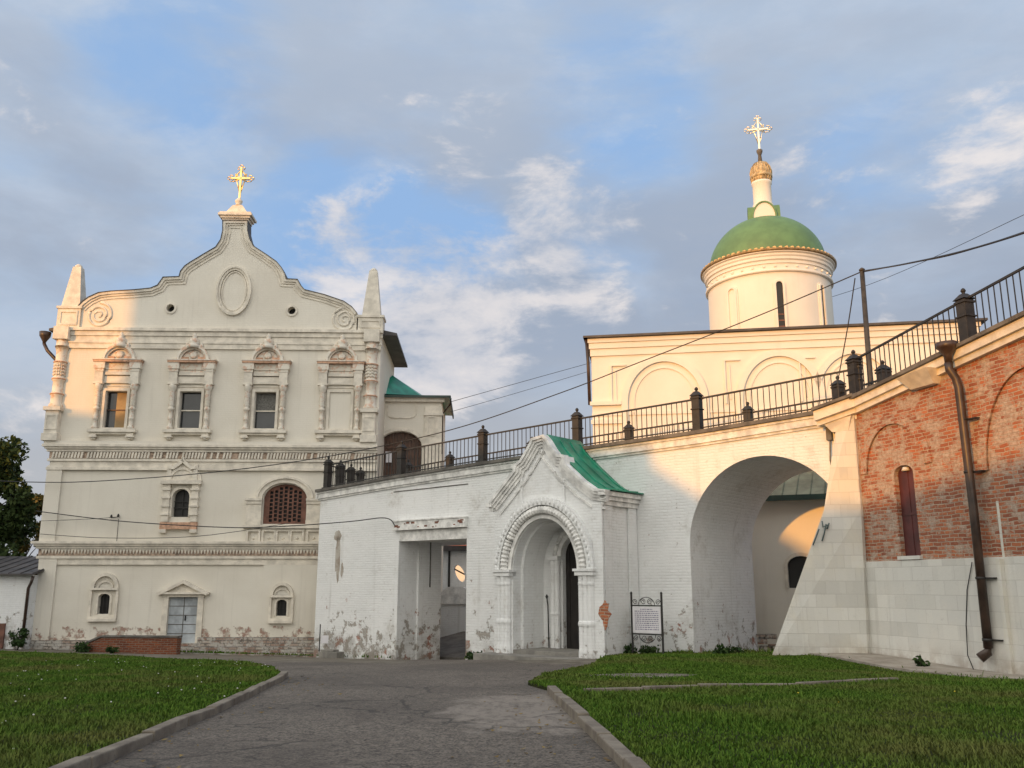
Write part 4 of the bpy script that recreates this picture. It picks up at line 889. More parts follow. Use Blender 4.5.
# ------------------------------------------------------------------ PORCH
def porch():
    f = PAS; yF = -2.1; root = fempty('portal_porch', f, 'white gabled portal porch with twisted archway and teal green roof', 'porch')
    H = lambda u, v: f.hit(u, v, yF)
    B = -2.2
    xa, xb = H(497, 600)[0]-.12, f.x(637, 560)
    eL, eR = H(491, 503), H(604, 491)
    gp_ = [H(*q) for q in ((491, 503.5), (517, 471), (518, 465), (523, 461.6), (528, 453), (533, 444), (534.5, 439.7), (546, 436), (550, 440.5), (555, 449), (560, 455.5), (566, 456), (568, 465), (585, 481), (597, 489.5), (604, 491))]
    gp_ = [(x+.0, z) for x, z in gp_]; gp_[0] = (xa-.12, gp_[0][1]); gp_[-1] = (xb+.28, gp_[-1][1])
    cx = (H(513, 570)[0]+H(578, 570)[0])/2; hw = (H(578, 570)[0]-H(513, 570)[0])/2; zs = H(545, 571)[1]; rise = H(545, 519)[1]-zs
    core = [(xa, B), (xa, gp_[0][1]-.2)]+gp_[1:-1]+[(xb, gp_[-1][1]-.2), (xb, B)]
    def notch(cx, hw, zs, rise, n=24): return [(cx+hw, B)]+[(cx+math.cos(a)*hw, zs+math.sin(a)*rise) for a in np.linspace(0, PI, n)]+[(cx-hw, B)]
    m = MB().prism(core+notch(cx, hw, zs, rise), yF, yF+.45)
    side = [(xa+.02, B), (xa+.02, gp_[0][1]-.3), (cx-.6, gp_[0][1]+.4), (cx+.6, gp_[0][1]+.4), (xb-.02, gp_[-1][1]-.3), (xb-.02, B)]
    m2 = MB().prism(side+notch(cx, hw-.10, zs+.02, rise-.12), yF+.45, -.5); m.add(m2.v, m2.f)
    icx = 14.42; m3 = MB().prism(side+notch(icx, .62, f.z(570, 558), .74), -.5, -.004); m.add(m3.v, m3.f)
    m.build('wall', M['white_clean'], root)
    # gable mouldings
    m = MB(); m.ribbon(gp_, -.07, .03, yF-.20, yF+.1); m.ribbon(gp_, -.16, -.073, yF-.15, yF+.1); m.ribbon(gp_, -.26, -.163, yF-.10, yF+.1); m.ribbon(gp_, -.36, -.263, yF-.06, yF+.1); m.ribbon(gp_, -.60, -.54, yF-.05, yF+.1)
    m.box(xb, xb+.26, yF-.2, -.01, gp_[-1][1]-.14, gp_[-1][1]); m.box(xb, xb+.18, yF-.1, -.01, gp_[-1][1]-.28, gp_[-1][1]-.143); m.box(xb, xb+.1, yF, -.01, gp_[-1][1]-.44, gp_[-1][1]-.283)
    m.box(xa-.26, xa, yF-.2, -.01, gp_[0][1]-.14, gp_[0][1]); m.box(xa-.18, xa, yF-.1, -.01, gp_[0][1]-.28, gp_[0][1]-.143)
    m.build('gable_cornice', M['trim_white'], root)
    # side and face lesenes
    m = MB(); m.box(xb, xb+.06, yF+.05, yF+.55, B, gp_[-1][1]-.45); m.box(xb, xb+.06, -.55, -.05, B, gp_[-1][1]-.45); m.box(xb-.32, xb+.05, yF-.06, yF+.02, B, gp_[-1][1]-.4)
    zr = gp_[0][1]+.2; m.box(cx-1.0, cx-.9, yF-.05, yF+.02, zs+rise+.42, zs+rise+1.5); m.box(cx+.8, cx+.9, yF-.05, yF+.02, zs+rise+.42, zs+rise+1.3)
    m.box(xb, xb+.1, yF+.02, -.02, B, .35); m.box(xb-.4, xb+.1, yF-.09, yF+.02, B, .35); m.build('lesene', M['white_clean'], root)
    # archivolts: a smooth band, a twisted rope, a rough outer band
    def path(r, n=30): return [(cx-math.cos(a)*(hw+r), zs+math.sin(a)*(rise+r)) for a in np.linspace(0, PI, n)]
    m = MB(); m.ribbon(path(0), .02, .16, yF-.1, yF+.05); m.build('archivolt', M['trim_white'], root)
    m = MB(); n = 90; pts = [(cx-math.cos(a)*(hw+.30), yF-.12, zs+math.sin(a)*(rise+.30)) for a in np.linspace(0, PI, n)]
    m.tube(pts, [.155 if i % 2 else .115 for i in range(n)], 8, False); m.build('rope_archivolt', M['trim_white'], root)
    m = MB(); n = 70; P_ = [(cx-math.cos(a)*(hw+.60), zs+math.sin(a)*(rise+.60)) for a in np.linspace(0, PI, n)]
    m.ribbon(P_, -.13, .13, yF-.2, yF+.02)
    for i in range(1, n-1, 2): m.lathe(P_[i][0], yF-.19, [(.03, P_[i][1]-.11), (.055, P_[i][1]-.02), (.03, P_[i][1]+.11)], 6)
    m.build('carved_archivolt', M['white'], root)
    # clustered columns
    def column(x, y, k=1.0):
        m = MB(); zt = zs
        for dx, r in ((-.24*k, .17*k), (0.02, .2*k), (.26*k, .17*k)):
            pr = [(r*1.35, B), (r*1.35, .30), (r*1.2, .34), (r*1.2, .62), (r*1.05, .72), (r, .8), (r, zt*.44), (r*1.18, zt*.45), (r*1.25, zt*.47), (r*1.18, zt*.49), (r*.98, zt*.5), (r*.95, zt-.5), (r*1.12, zt-.45), (r*1.12, zt-.38), (r, zt-.35), (r*1.1, zt-.2), (r*1.3, zt-.1), (r*1.3, zt)]
            m.lathe(x+dx, y, pr, 8, False, PI/8)
        m.box(x-.5*k, x+.5*k, y-.24*k, y+.2, zt-.16, zt-.02); m.box(x-.56*k, x+.56*k, y-.3*k, y+.2, zt-.02, zt+.06); m.box(x-.5*k, x+.52*k, y-.26*k, y+.2, B, .16)
        return m
    column(cx-hw-.36, yF-.05, .72).build('column', M['white_clean'], root)
    column(cx+hw+.36, yF-.05, .72).build('column', M['white_clean'], root)
    # inner portal
    zi = f.z(570, 558); m = MB()
    m.ribbon([(icx-math.cos(a)*.62, zi+math.sin(a)*.74) for a in np.linspace(0, PI, 18)], .0, .16, -.62, -.49); m.tube([(icx-math.cos(a)*.86, -.6, zi+math.sin(a)*.98) for a in np.linspace(0, PI, 30)], [.1 if i % 2 else .075 for i in range(30)], 6, False); m.build('inner_archivolt', M['trim_white'], root)
    for s in (-1, 1):
        m = MB(); x = icx+s*.86
        for dx, r in ((-.09, .1), (.09, .1)): m.lathe(x+dx, -.62, [(r*1.4, B), (r*1.4, .35), (r*1.15, .45), (r, .55), (r, zi*.45), (r*1.25, zi*.47), (r, zi*.49), (r, zi-.35), (r*1.3, zi-.2), (r*1.3, zi)], 8, False)
        m.box(x-.24, x+.24, -.8, -.49, zi-.08, zi+.05); m.box(x-.24, x+.24, -.8, -.49, B, .3); m.build('inner_column', M['white_clean'], root)
    m = MB(); m.box(cx-hw+.1, cx-hw+.22, yF+.46, -.5, B, .5); m.build('recess_plinth', M['trim_white'], root)
    m = MB(); hx = cx-hw+.35; m.tube([(icx-1.15, -.62, .55), (icx-1.17, -.64, 2.0), (icx-1.2, -.66, 2.3)], .022, 5); m.lathe(icx-1.2, -.66, [(.02, 2.24), (.055, 2.3), (.02, 2.38)], 6); m.build('handrail', M['iron'], root)
    x, z = xb-.36, f.z(600, 600, yF)
    # bare brick patch on the corner
    pz = f.hit(604.5, 614, yF-.09)
    rn = random.Random(2); pts = [(xb-.05+.0, 0)]
    pr = [(.0+.19*math.cos(a)*(1+rn.uniform(-.4, .35)), pz[1]+.46*math.sin(a)*(1+rn.uniform(-.4, .15))) for a in np.linspace(0, 2*PI, 17)[:-1]]
    m = MB(); v = [(pz[0]+q[0], yF-.07, q[1]) for q in pr]+[(pz[0]+q[0], yF-.055, q[1]) for q in pr]; n = 16
    m.add(v, [tuple(range(n)), tuple(range(n, 2*n))[::-1]]+[(i, (i+1) % n, n+(i+1) % n, n+i) for i in range(n)]); m.build('exposed_brick', M['brick_clean'], root)
    m = MB()
    for i in range(6): m.box(icx-.66+i*.22, icx-.66+i*.22+.21, -.30+.012*(i % 2), -.25, B, zi+.75)
    m.build('door', M['wooddark'], root)
    # steps
    m = MB(); m.box(cx-hw-1.0, cx+hw+1.0, yF-.9, yF-.02, -2.4, gz(*PAS.W(cx, yF, 0)[:2])+.08-f.base); m.box(cx-hw-.0, cx+hw, yF, -.5, -2.4, gz(*PAS.W(cx, yF, 0)[:2])+.2-f.base); m.build('step', M['step'], root)
    # green sheet roof running back to the passage
    top = gp_[5:]; tr = [(x, z+.02) for x, z in gp_[6:]]; tl = [(x, z+.02) for x, z in gp_[:7]]
    m = MB(); zback = coping(14)-.55
    def strip(pts):
        nn = len(pts); y0 = yF+.1; v = []
        for x, z in pts: v += [(x, y0, z+.07), (x, -.02, z+.07), (x, -.02, z+.03), (x, y0, z+.03)]
        fs = [(i*4+k, (i+1)*4+k, (i+1)*4+(k+1) % 4, i*4+(k+1) % 4) for i in range(nn-1) for k in range(4)]; fs += [(0, 1, 2, 3), tuple((nn-1)*4+k for k in range(4))]
        m.add(v, fs)
    xe = gp_[-1]
    strip([(gp_[6][0], gp_[6][1]), (gp_[7][0], gp_[7][1]), gp_[8], gp_[9], gp_[10], (gp_[12][0]-.1, gp_[12][1]+.12), gp_[13], (gp_[14][0], gp_[14][1]), (xb+.3, gp_[-1][1]+.0), (xb+.36, gp_[-1][1]-.0)])
    strip([(gp_[0][0]-.05, gp_[0][1]), gp_[1], gp_[3], gp_[4], gp_[5], gp_[6]])
    rf = m.build('roof', M['green'], root)
    m = MB()
    for yy in (-1.5, -.9, -.3):
        m.tube([(x, yy, z+.085) for x, z in [gp_[8], gp_[9], gp_[10], (gp_[12][0]-.1, gp_[12][1]+.12), gp_[13], gp_[14], (xb+.3, gp_[-1][1])]], .025, 5)
    m.build('roof_seam', M['green'], rf)
porch()

# ------------------------------------------------------------------ railings
def post(h, a=.14):
    m = MB()
    m.box(-a-.05, a+.05, -a-.05, a+.05, 0, .1); m.box(-a, a, -a, a, .1, h-.16); m.box(-a-.03, a+.03, -a-.03, a+.03, h*.55, h*.58)
    m.box(-a-.03, a+.03, -a-.03, a+.03, h-.26, h-.2); c = a+.05; m.hexa([(-c, -c, h-.16), (c, -c, h-.16), (c, c, h-.16), (-c, c, h-.16)], [(-.07, -.07, h), (.07, -.07, h), (.07, .07, h), (-.07, .07, h)])
    m.lathe(0, 0, [(.05, h), (.04, h+.03), (.07, h+.08), (.05, h+.13), (.015, h+.16)], 8); return m
def railing(fr, root, stations, y, zf, h=1.12, step=.2, a_=.14):
    po = None
    for t in stations:
        b = post(1.40, a_); o = b.build('post', M['post'], root, (t, y, zf(t)), bevel=.012) if po is None else copy_tree(po, root)
        if po is None: po = o
        o.location = (t, y, zf(t)-.02)
    for a, b in zip(stations, stations[1:]):
        m = MB(); n = max(2, int((b-a-.3)/step)); t0, t1 = a+.17, b-.17
        for hh, r in ((h, .028), (.13, .02)): m.hexa(*[[(t0, y-r, zf(t0)+hh+q), (t1, y-r, zf(t1)+hh+q), (t1, y+r, zf(t1)+hh+q), (t0, y+r, zf(t0)+hh+q)] for q in (-r, r)])
        for i in range(1, n):
            t = t0+(t1-t0)*i/n; z = zf(t); m.box(t-.011, t+.011, y-.011, y+.011, z+.0, z+h)
        m.build('rail_panel', M['iron'], root)
pf = lambda t: coping(t)
rn_ = fempty('iron_railing', PAS, 'near black iron railing with capped posts along the front edge of the passage', 'railing', 'railings of the walkway')
railing(PAS, rn_, [0, 4.85, 9.5, 14.1, 19.0, 24.3], .12, pf)
rf_ = fempty('iron_railing', PAS, 'far black iron railing along the rear edge of the passage, in front of the cathedral', 'railing', 'railings of the walkway')
railing(PAS, rf_, [PAS.x(408, 466, 3.6), PAS.x(450, 456, 3.6), PAS.x(532, 440, 3.6), PAS.x(629, 430, 3.6), PAS.x(748, 410, 3.6), 24.0], 3.6, pf)
re_ = empty('iron_railing', PAS.W(0, 0, 0), PAS.a+PI/2, 'short iron railing turning back towards the palace at the left end of the passage', 'railing', 'railings of the walkway')
railing(PAS, re_, [0.12, .85, 1.5, 2.1], -0.0, lambda t: coping(0)-.16*max(0, t-.2), step=.14)
bpy.data.objects.remove(re_.children[0])

# ------------------------------------------------------------------ BRICK TERRACE with stone plinth, buttress and stair coping
def terrace():
    f = RW; root = fempty('brick_terrace', f, 'old red brick terrace wall on a pale limestone plinth with sloping coping', 'terrace wall')
    zj = f.z(940, 559); z0c = f.z(848, 402); xc1, zc1 = f.hit(1024, 318); xE = 11.0
    def cop(x): return z0c+(zc1-z0c)*(x-0)/(xc1)
    xB = 10.5
    B = -2.0
    wx, wz0, wz1 = f.x(905, 515), f.z(905, 556), f.z(900, 473); ww = .33
    wx0, wx1 = f.x(895.5, 490)-.0, f.x(915, 540)
    wx = (f.x(895, 473)+f.x(912, 473))/2; wxb = (f.x(903, 555)+f.x(919, 555))/2; wx = (wx+wxb)/2
    hole = arch_loop(wx, .37, wz0, wz1-.02, .22, 10)
    m = MB().prism([[(.0, zj), (.0, cop(0)-.30), (xE, cop(xE)-.30), (xE, zj)], hole], 0, .5); m.box(0, xE, .5, xB, zj, cop(0)-.4); m.build('wall', M['brick'], root)
    m = MB(); m.box(-.02, xE, -.07, xB, B, zj-.003); m.hexa([(-.02, -.16, B), (xE, -.16, B), (xE, -.07, B), (-.02, -.07, B)], [(-.02, -.075, zj-.2), (xE, -.075, zj-.2), (xE, -.07, zj-.2), (-.02, -.07, zj-.2)]); m.build('plinth', M['lime'], root)
    # blind arches in relief
    m = MB()
    ax = (f.x(868, 470)+f.x(926, 470))/2; az = f.z(890, 470); ar = (f.x(926, 470)-f.x(868, 470))/2; az1 = f.z(888, 425)
    P = [(ax-math.cos(a)*ar, az+math.sin(a)*(az1-az)) for a in np.linspace(0, PI, 26)]
    m.ribbon(P, 0, .27, -.045, .01); m.ribbon(P, 0, .06, -.07, .01)
    ax2 = f.x(1040, 450); P2 = [(ax2-math.cos(a)*1.5, f.z(990, 470)+math.sin(a)*(f.z(1024, 352)-f.z(990, 470))*.86) for a in np.linspace(0, PI, 30)]
    m.ribbon(P2, 0, .3, -.05, .01); m.ribbon(P2, 0, .06, -.075, .01)
    m.build('blind_arch', M['brick'], root)
    # shuttered slit window
    m = MB(); m.box(wx-.38, wx+.38, .14, .17, wz0, wz1+.16); m.box(wx-.36, wx+.36, .12, .141, (wz0+wz1)/2-.03, (wz0+wz1)/2+.03); m.box(wx-.01, wx+.01, .125, .141, wz0, wz1+.1); w = m.build('window_shutter', M['shutter'], root)
    m = MB(); m.box(wx-.42, wx+.42, -.1, .12, wz0-.10, wz0-.004); m.build('sill', M['lime'], w)
    m = MB(); m.lathe(wx, .1, [(.12, wz1+.05), (.08, wz1+.15)], 8); m.build('lamp_cap', M['trim'], w)
    # coping: cream cornice, dark slab
    m = MB(); s = MB()
    def slab(mb, x0, x1, y0, y1, d0, d1): mb.hexa([(x0, y0, cop(x0)+d0), (x1, y0, cop(x1)+d0), (x1, y1, cop(x1)+d0), (x0, y1, cop(x0)+d0)], [(x0, y0, cop(x0)+d1), (x1, y0, cop(x1)+d1), (x1, y1, cop(x1)+d1), (x0, y1, cop(x0)+d1)])
    slab(m, -.25, xE, -.14, .5, -.46, -.30); slab(m, -.3, xE, -.24, .5, -.297, -.08)
    for i in range(12): a = -.3+(xE+.3)*i/12; b = -.3+(xE+.3)*(i+1)/12; slab(s, a+.006, b-.006, -.34, 1.4, -.077, .02+random.uniform(-.012, .012))
    m.build('cornice', M['trim'], root); s.build('coping', M['slab'], root)
    m = MB(); xs = f.x(928, 365); m.hexa([(xs-.5, -.2, cop(xs)-.6), (xs+.35, -.2, cop(xs)-.6), (xs+.35, .1, cop(xs)-.6), (xs-.5, .1, cop(xs)-.6)], [(xs-.65, -.52, cop(xs)-.28), (xs+.5, -.52, cop(xs)-.22), (xs+.5, .1, cop(xs)-.22), (xs-.65, .1, cop(xs)-.28)]); m.build('stone_bracket', M['trim'], root)
    # lime streak
    m = MB(); xa = f.x(1009, 600); m.box(xa-.06, xa+.05, -.20, -.01, B, zj-.05); m.box(xa-.04, xa+.03, -.006, .01, zj, zj+1.3); m.build('pale_mortar_strip', M['lime_warm'], root)
    # buttress: battered limestone pier at the corner
    def q(u, v, D): p = at(u, v, D)-f.o; return (p.dot(f.X), p.dot(f.Y), at(u, v, D).z-f.base)
    A0 = q(769, 664, 26.3); A1 = q(868, 664, 26.0); T0 = q(839, 408, 26.25); T1 = q(853, 408, 26.05)
    off = Vector((-1.15, .95, 0)).normalized()
    def bk(p, d): w = f.X*p[0]+f.Y*p[1]+Vector((.75, .66, 0))*d; return (w.dot(f.X), w.dot(f.Y), p[2])
    bl = (A1[0]+.12, -.12, A1[2]); tl = (T1[0]+.05, -.06, T1[2])
    k1 = q(824, 510, 26.3); kr = q(861, 510, 26.05)
    m = MB(); ring = lambda a, b, d: [a, b, bk(b, d), bk(a, d*.85)]
    r0 = ring(A0, A1, 2.4); r1 = ring(k1, kr, 2.0); r2 = ring(T0, T1, 1.6)
    lo = [(p_[0], p_[1], p_[2]-1.0) for p_ in r0]
    m.hexa(lo, r0); m.hexa(r0, r1); m.hexa(r1, r2); m.build('buttress', M['lime_warm'], root)
    P1, P2 = q(854, 394, 25.75), q(813, 409, 26.25)
    def bar(mb, d0, d1, y0, y1):
        c = [bk(P1, y0), bk(P2, y0), bk(P2, y1), bk(P1, y1)]
        mb.hexa([(x, y, z+d0) for x, y, z in c], [(x, y, z+d1) for x, y, z in c])
    m = MB(); bar(m, -.36, -.07, .0, 1.7); bar(m, -.50, -.363, .16, 1.7)
    w1, w2 = q(850, 415, 25.95), q(822, 423, 26.3); e1, e2 = q(848, 432, 26.1), q(832, 432, 26.3)
    m.hexa([e2, e1, bk(e1, 1.4), bk(e2, 1.4)], [bk(w2, .05), bk(w1, .05), bk(w1, 1.5), bk(w2, 1.5)]); m.build('corner_cornice', M['trim'], root)
    m = MB(); bar(m, -.067, .02, -.12, 1.8); m.build('corner_coping', M['slab'], root)
    m = MB()
    for st in (((822, 521), (823, 527), (828, 525)), ((826, 524), (824, 534), (822, 541)), ((819, 529), (816, 537), (813, 545)), ((829, 523), (827, 529))): m.tube([q(a, b, 26.19) for a, b in st], .022, 5)
    m.build('paint_scrawl', M['scrawl'], root)
    # iron railing up the stair
    rr = fempty('iron_railing', f, 'sloping black iron railing climbing the stair above the brick terrace', 'railing', 'railings of the walkway')
    x1 = f.x(967, 325, .15); x0 = .0
    railing(f, rr, [x0+.05, x1, x1*2-x0, x1*3], .15, lambda t: cop(t)+.02, h=1.22, step=.19, a_=.15)
    r2 = fempty('iron_railing', f, 'short iron railing stub behind the stair railing at the terrace corner', 'railing', 'railings of the walkway')
    pz = f.hit(884, 380, 1.5); railing(f, r2, [pz[0]-2.2, pz[0]], 1.5, lambda t: cop(0)-.1, h=.95, a_=.15)
    # downpipe with hopper
    d = fempty('rain_downpipe', f, 'long brown rain downpipe with hopper on the brick terrace wall', 'downpipe')
    hx, hz = f.hit(946, 348, -.45); px_, pz_ = f.hit(957, 384, -.3); ex, ez = f.hit(990, 645, -.3)
    pb = f.hit(986, 640, -.28); hx2 = (px_+pb[0])/2
    zt = f.z(952, 372, -.3)
    m = MB(); m.lathe(hx, -.42, [(.09, hz-.42), (.10, hz-.2), (.22, hz-.02), (.25, hz+.0), (.25, hz+.14), (.2, hz+.14)], 14); m.tube([(hx, -.42, hz+.0), (hx-.12, -.1, hz+.18)], .1, 8); m.build('hopper', M['pipe'], d)
    zb_ = f.z(988, 655, -.3)
    m = MB(); m.tube([(hx, -.42, hz-.38), (hx, -.42, hz-.55), (px_-.02, -.30, pz_+.15), (px_, -.26, pz_-.1), (px_+.02, -.24, zj+1.2), (pb[0], -.24, zb_+.15)], .105, 12); m.build('pipe', M['pipe'], d)
    m = MB(); m.tube([(pb[0], -.24, zb_+.2), (pb[0], -.26, zb_+.06), (pb[0]-.1, -.42, zb_-.08)], [.108, .11, .12], 12); m.build('outlet', M['pipe'], d)
    m = MB()
    for zz in (f.z(985, 578, -.3), f.z(988, 640, -.3), pz_-.9, pz_-2.2): 
        m.box(pb[0]-.02, pb[0]+.34, -.19, -.05, zz-.015, zz+.015); m.lathe(pb[0], -.24, [(.118, zz-.03), (.118, zz+.03)], 12)
    m.build('bracket', M['iron'], d)
    m = MB(); pts = [f.hit(*q_, -.11) for q_ in ((972, 562), (967, 590), (966, 625), (971, 655), (978, 672))]; 
    tag(m.tube([(x, -.11-.1*(z < .5), z) for x, z in pts], .012, 5).build('loose_cable', M['wire'], fempty('hanging_cable', f, 'thin loose cable hanging beside the downpipe on the stone plinth', 'cable')))
    # exposed iron box and cable stub at the meeting with the passage
    m = MB(); x, z = PAS.hit(829, 430, -.15); m.box(x-.1, x+.06, -.16, -.02, z-.3, z+.25); m.tube([(x, -.1, z-.2), (x-.04, -.12, z-.9), (x+.02, -.1, z-1.5)], .025, 5)
    tag(m.build('junction_box', M['slab'], None), 'small grey junction box with cable near the top of the buttress', 'junction box'); o = bpy.data.objects['junction_box']; o.location = (PAS.o.x, PAS.o.y, PAS.base); o.rotation_euler = (0, 0, PAS.a)
terrace()

# ------------------------------------------------------------------ CATHEDRAL
def cathedral():
    f = CAT; X, Z = f.x, f.z; root = fempty('cathedral', f, 'pale sunlit cathedral with green dome on a round drum', 'cathedral')
    xl = 0.12; xr = 17.5; zt = Z(740, 331); dep = 14
    m = MB(); m.box(xl, xr, 0, .6, -1, zt-.12); m.box(xl, xl+.6, .6, dep, -1, zt-.12); m.box(xr-.6, xr, .6, dep, -1, zt-.12); m.box(xl, xr, dep, dep+.5, -1, zt-.12)
    arcs = []
    m.build('wall', M['cath'], root)
    m = MB(); m.box(xl-.15, xr+.15, -.22, .02, zt-.32, zt-.12); m.box(xl-.1, xr+.1, -.15, .02, zt-.6, zt-.323); m.box(xl-.05, xr+.05, -.08, .02, zt-.95, zt-.603); m.box(xl-.02, xr+.02, -.05, .02, Z(640, 412)-.14, Z(640, 412)); m.build('cornice', M['cath'], root)
    for ul, ur, vs, vt in ((627, 703, 402, 361), (742, 820, 400, 355.5), (818, 896, 398, 353)):
        xa, xb = X(ul, vs), X(ur, vs); c = (xa+xb)/2; r = (xb-xa)/2; zs = Z((ul+ur)/2, vs); rise = Z((ul+ur)/2, vt)-zs
        P = [(c-r, zs-4.5)]+[(c-math.cos(a)*r, zs+math.sin(a)*rise) for a in np.linspace(0, PI, 26)]+[(c+r, zs-4.5)]
        m = MB(); m.ribbon(P, -.04, .26, -.13, .01); m.ribbon(P, -.36, -.30, -.05, .01); m.build('blind_arch', M['cath'], root)
        # stepped corner panel beside each arch
        m = MB(); x = xa-.75; z1 = zs+rise-.1; m.box(x, x+.07, -.09, .01, zs-.1, z1); m.box(x+.07, x+.75, -.09, .01, z1-.07, z1); m.box(x+.22, x+.28, -.06, .01, zs+.1, z1-.25); m.build('corner_panel', M['cath'], root)
    m = MB(); m.box(xl-.1, X(622, 420), -.16, .01, Z(600, 402)-.18, Z(600, 402)); m.box(xl-.06, X(624, 420), -.1, .01, Z(600, 420)-.2, Z(600, 420)); m.build('impost_band', M['cath'], root)
    m = MB(); m.hexa([(xl-.35, -.4, zt-.1), (xr+.4, -.4, zt-.1), (xr+.4, dep+.4, zt-.1), (xl-.35, dep+.4, zt-.1)], [(xl-.35, -.4, zt), (xr+.4, -.4, zt), (xr+.4, dep+.4, zt), (xl-.35, dep+.4, zt)])
    m.hexa([(xl-.3, -.35, zt), (xr+.35, -.35, zt), (xr+.35, dep+.3, zt), (xl-.3, dep+.3, zt)], [(6, 4, zt+.9), (11, 4, zt+.9), (11, 9, zt+.9), (6, 9, zt+.9)])
    m.build('roof', M['roof'], root)
    # dark gutter and sheet edge down the left corner
    m = MB(); m.hexa([(xl-.34, -.38, zt-.1), (xl-.16, -.38, zt-.1), (xl-.16, .5, zt-.1), (xl-.34, .5, zt-.1)], [(xl-.34, -.38, zt-.05), (xl-.16, -.38, zt-.05), (xl-.16, .5, zt-.05), (xl-.34, .5, zt-.05)])
    m.tube([(xl-.22, -.1, zt-.12), (xl-.16, -.05, zt-1.2), (xl-.12, -.03, Z(590, 405))], .08, 7); m.build('downpipe', M['pipe'], root)
    # drum
    D = 47.0; c = at(768.5, 290, D)-f.o; cx, cy = c.dot(f.X), c.dot(f.Y); r = 3.24
    zv = lambda v: at(768, v, D).z-f.base
    ze = zv(270.5)
    m = MB().lathe(cx, cy, [(r, zt-1), (r, ze-1.15), (r+.02, ze-1.15), (r+.02, ze-1.0), (r, ze-1.0), (r, ze-.75), (r+.06, ze-.75), (r+.06, ze-.6), (r+.14, ze-.55), (r+.14, ze-.42), (r+.20, ze-.35), (r+.20, ze-.25), (r+.30, ze-.2), (r+.30, ze-.08)], 64, True); drum = m.build('drum', M['cath'], root)
    es = drum.modifiers.new('edge', 'EDGE_SPLIT'); es.split_angle = R(30)
    m = MB(); m.lathe(cx, cy, [(r+.04, ze-1.22), (r+.13, ze-1.2), (r+.13, ze-1.1), (r+.04, ze-1.06)], 64)
    for i in range(36): a = 2*PI*i/36; m.box(cx+math.cos(a)*(r+.02)-.05, cx+math.cos(a)*(r+.02)+.05, cy+math.sin(a)*(r+.02)-.05, cy+math.sin(a)*(r+.02)+.05, ze-.95, ze-.85)
    m.build('moulding', M['cath'], drum)
    m = MB(); m.lathe(cx, cy, [(r+.32, ze-.16), (r+.37, ze-.12), (r+.37, ze-.02), (r+.2, ze+.04)], 64); m.build('eave', plain('gilt_eave', (.30, .20, .09), .5, .4, var=.3, scale=4), drum)
    m = MB(); n = 72
    for i in range(n): a = 2*PI*i/n; m.lathe(cx+math.cos(a)*(r+.25), cy+math.sin(a)*(r+.25), [(.13, ze-.07), (.13, ze+.03), (.03, ze+.1)], 5, False)
    m.build('eave_fringe', plain('tarnished_gilt', (.50, .36, .16), .5, .4, var=.3, scale=4), drum)
    rd, hd = 3.12, 2.92; m = MB(); m.lathe(cx, cy, [(rd*math.cos(t), ze+.03+hd*math.sin(t)) for t in np.linspace(0, PI/2-.12, 24)], 64); dome = m.build('dome', M['dome'], root)
    # slit windows on the drum
    vr = math.atan2(-(f.o+f.X*cx+f.Y*cy).dot(f.Y), -(f.o+f.X*cx+f.Y*cy).dot(f.X))        # towards the camera
    for i, off in enumerate((-.60, .165, .93)):
        a = vr+off; ca, sa = math.cos(a), math.sin(a)
        def loc(mb, name, mat, par):
            mb.v = [(cx+ca*(r-y)-sa*x, cy+sa*(r-y)+ca*x, z) for x, y, z in mb.v]; return mb.build(name, mat, par)
        zt_ = zv(301); mb = MB(); hw_ = (.2, .165, .11)[i]; L_ = arch_loop(0, hw_, zt-.6, zt_-hw_, hw_, 10); mb.ribbon(L_, .0, .10, -.1, .1); mb.ribbon(L_, .10, .16, -.04, .1); w = loc(mb, 'window', M['cath'], drum)
        mb = MB().prism(L_, -.012, .1); loc(mb, 'pane', M['dark'] if i != 0 else M['cath'], w)
        if i:
            mb = MB(); [mb.box(-hw_, hw_, -.03, .02, zt+.1+k*.32, zt+.16+k*.32) for k in range(6)]; loc(mb, 'glazing_bar', M['grille'], w)
    # lantern: kokoshnik base, neck, gilded bulb, spire, cross
    zb = ze+hd-.30; zn = zv(204); zg = zv(183); zh = zv(163.5); zsn = zv(150); zc_ = zv(117)
    m = MB()
    for k in range(4):
        a = vr+.05+k*PI/2; ca, sa = math.cos(a), math.sin(a); mb = MB().prism(arch_loop(0, .58, zb-.1, zb+.2, zn-zb-.45, 14), -.80, .0); m.add([(cx+ca*(-y)-sa*x, cy+sa*(-y)+ca*x, z) for x, y, z in mb.v], mb.f)
    m.build('lantern_base', M['cath'], dome)
    m = MB()
    for k in range(4):
        a = vr+.05+k*PI/2; ca, sa = math.cos(a), math.sin(a); mb = MB().ribbon(arch_loop(0, .58, zb+.1, zb+.2, zn-zb-.45, 14), .005, .08, -.86, .0); m.add([(cx+ca*(-y)-sa*x, cy+sa*(-y)+ca*x, z) for x, y, z in mb.v], mb.f)
    m.build('lantern_roof', M['dome'], dome)
    m = MB().lathe(cx, cy, [(.60, zb), (.56, zn-.1), (.51, zn), (.51, zg-.2), (.56, zg-.12), (.56, zg)], 24); m.build('neck', M['cath'], dome)
    m = MB(); n = 20
    m.lathe(cx, cy, [(.4, zg-.12), (.52, zg), (.565, zg+.3), (.585, zg+.62), (.50, zg+.9), (.38, zh-.05), (.2, zh+.05), (.12, zh+.1)], 24)
    for i in range(n): a = 2*PI*i/n; m.tube([(cx+math.cos(a)*q, cy+math.sin(a)*q, z) for q, z in ((.46, zg-.06), (.54, zg+.02), (.58, zg+.3), (.60, zg+.62), (.52, zg+.92), (.36, zh-.03))], .03, 5)
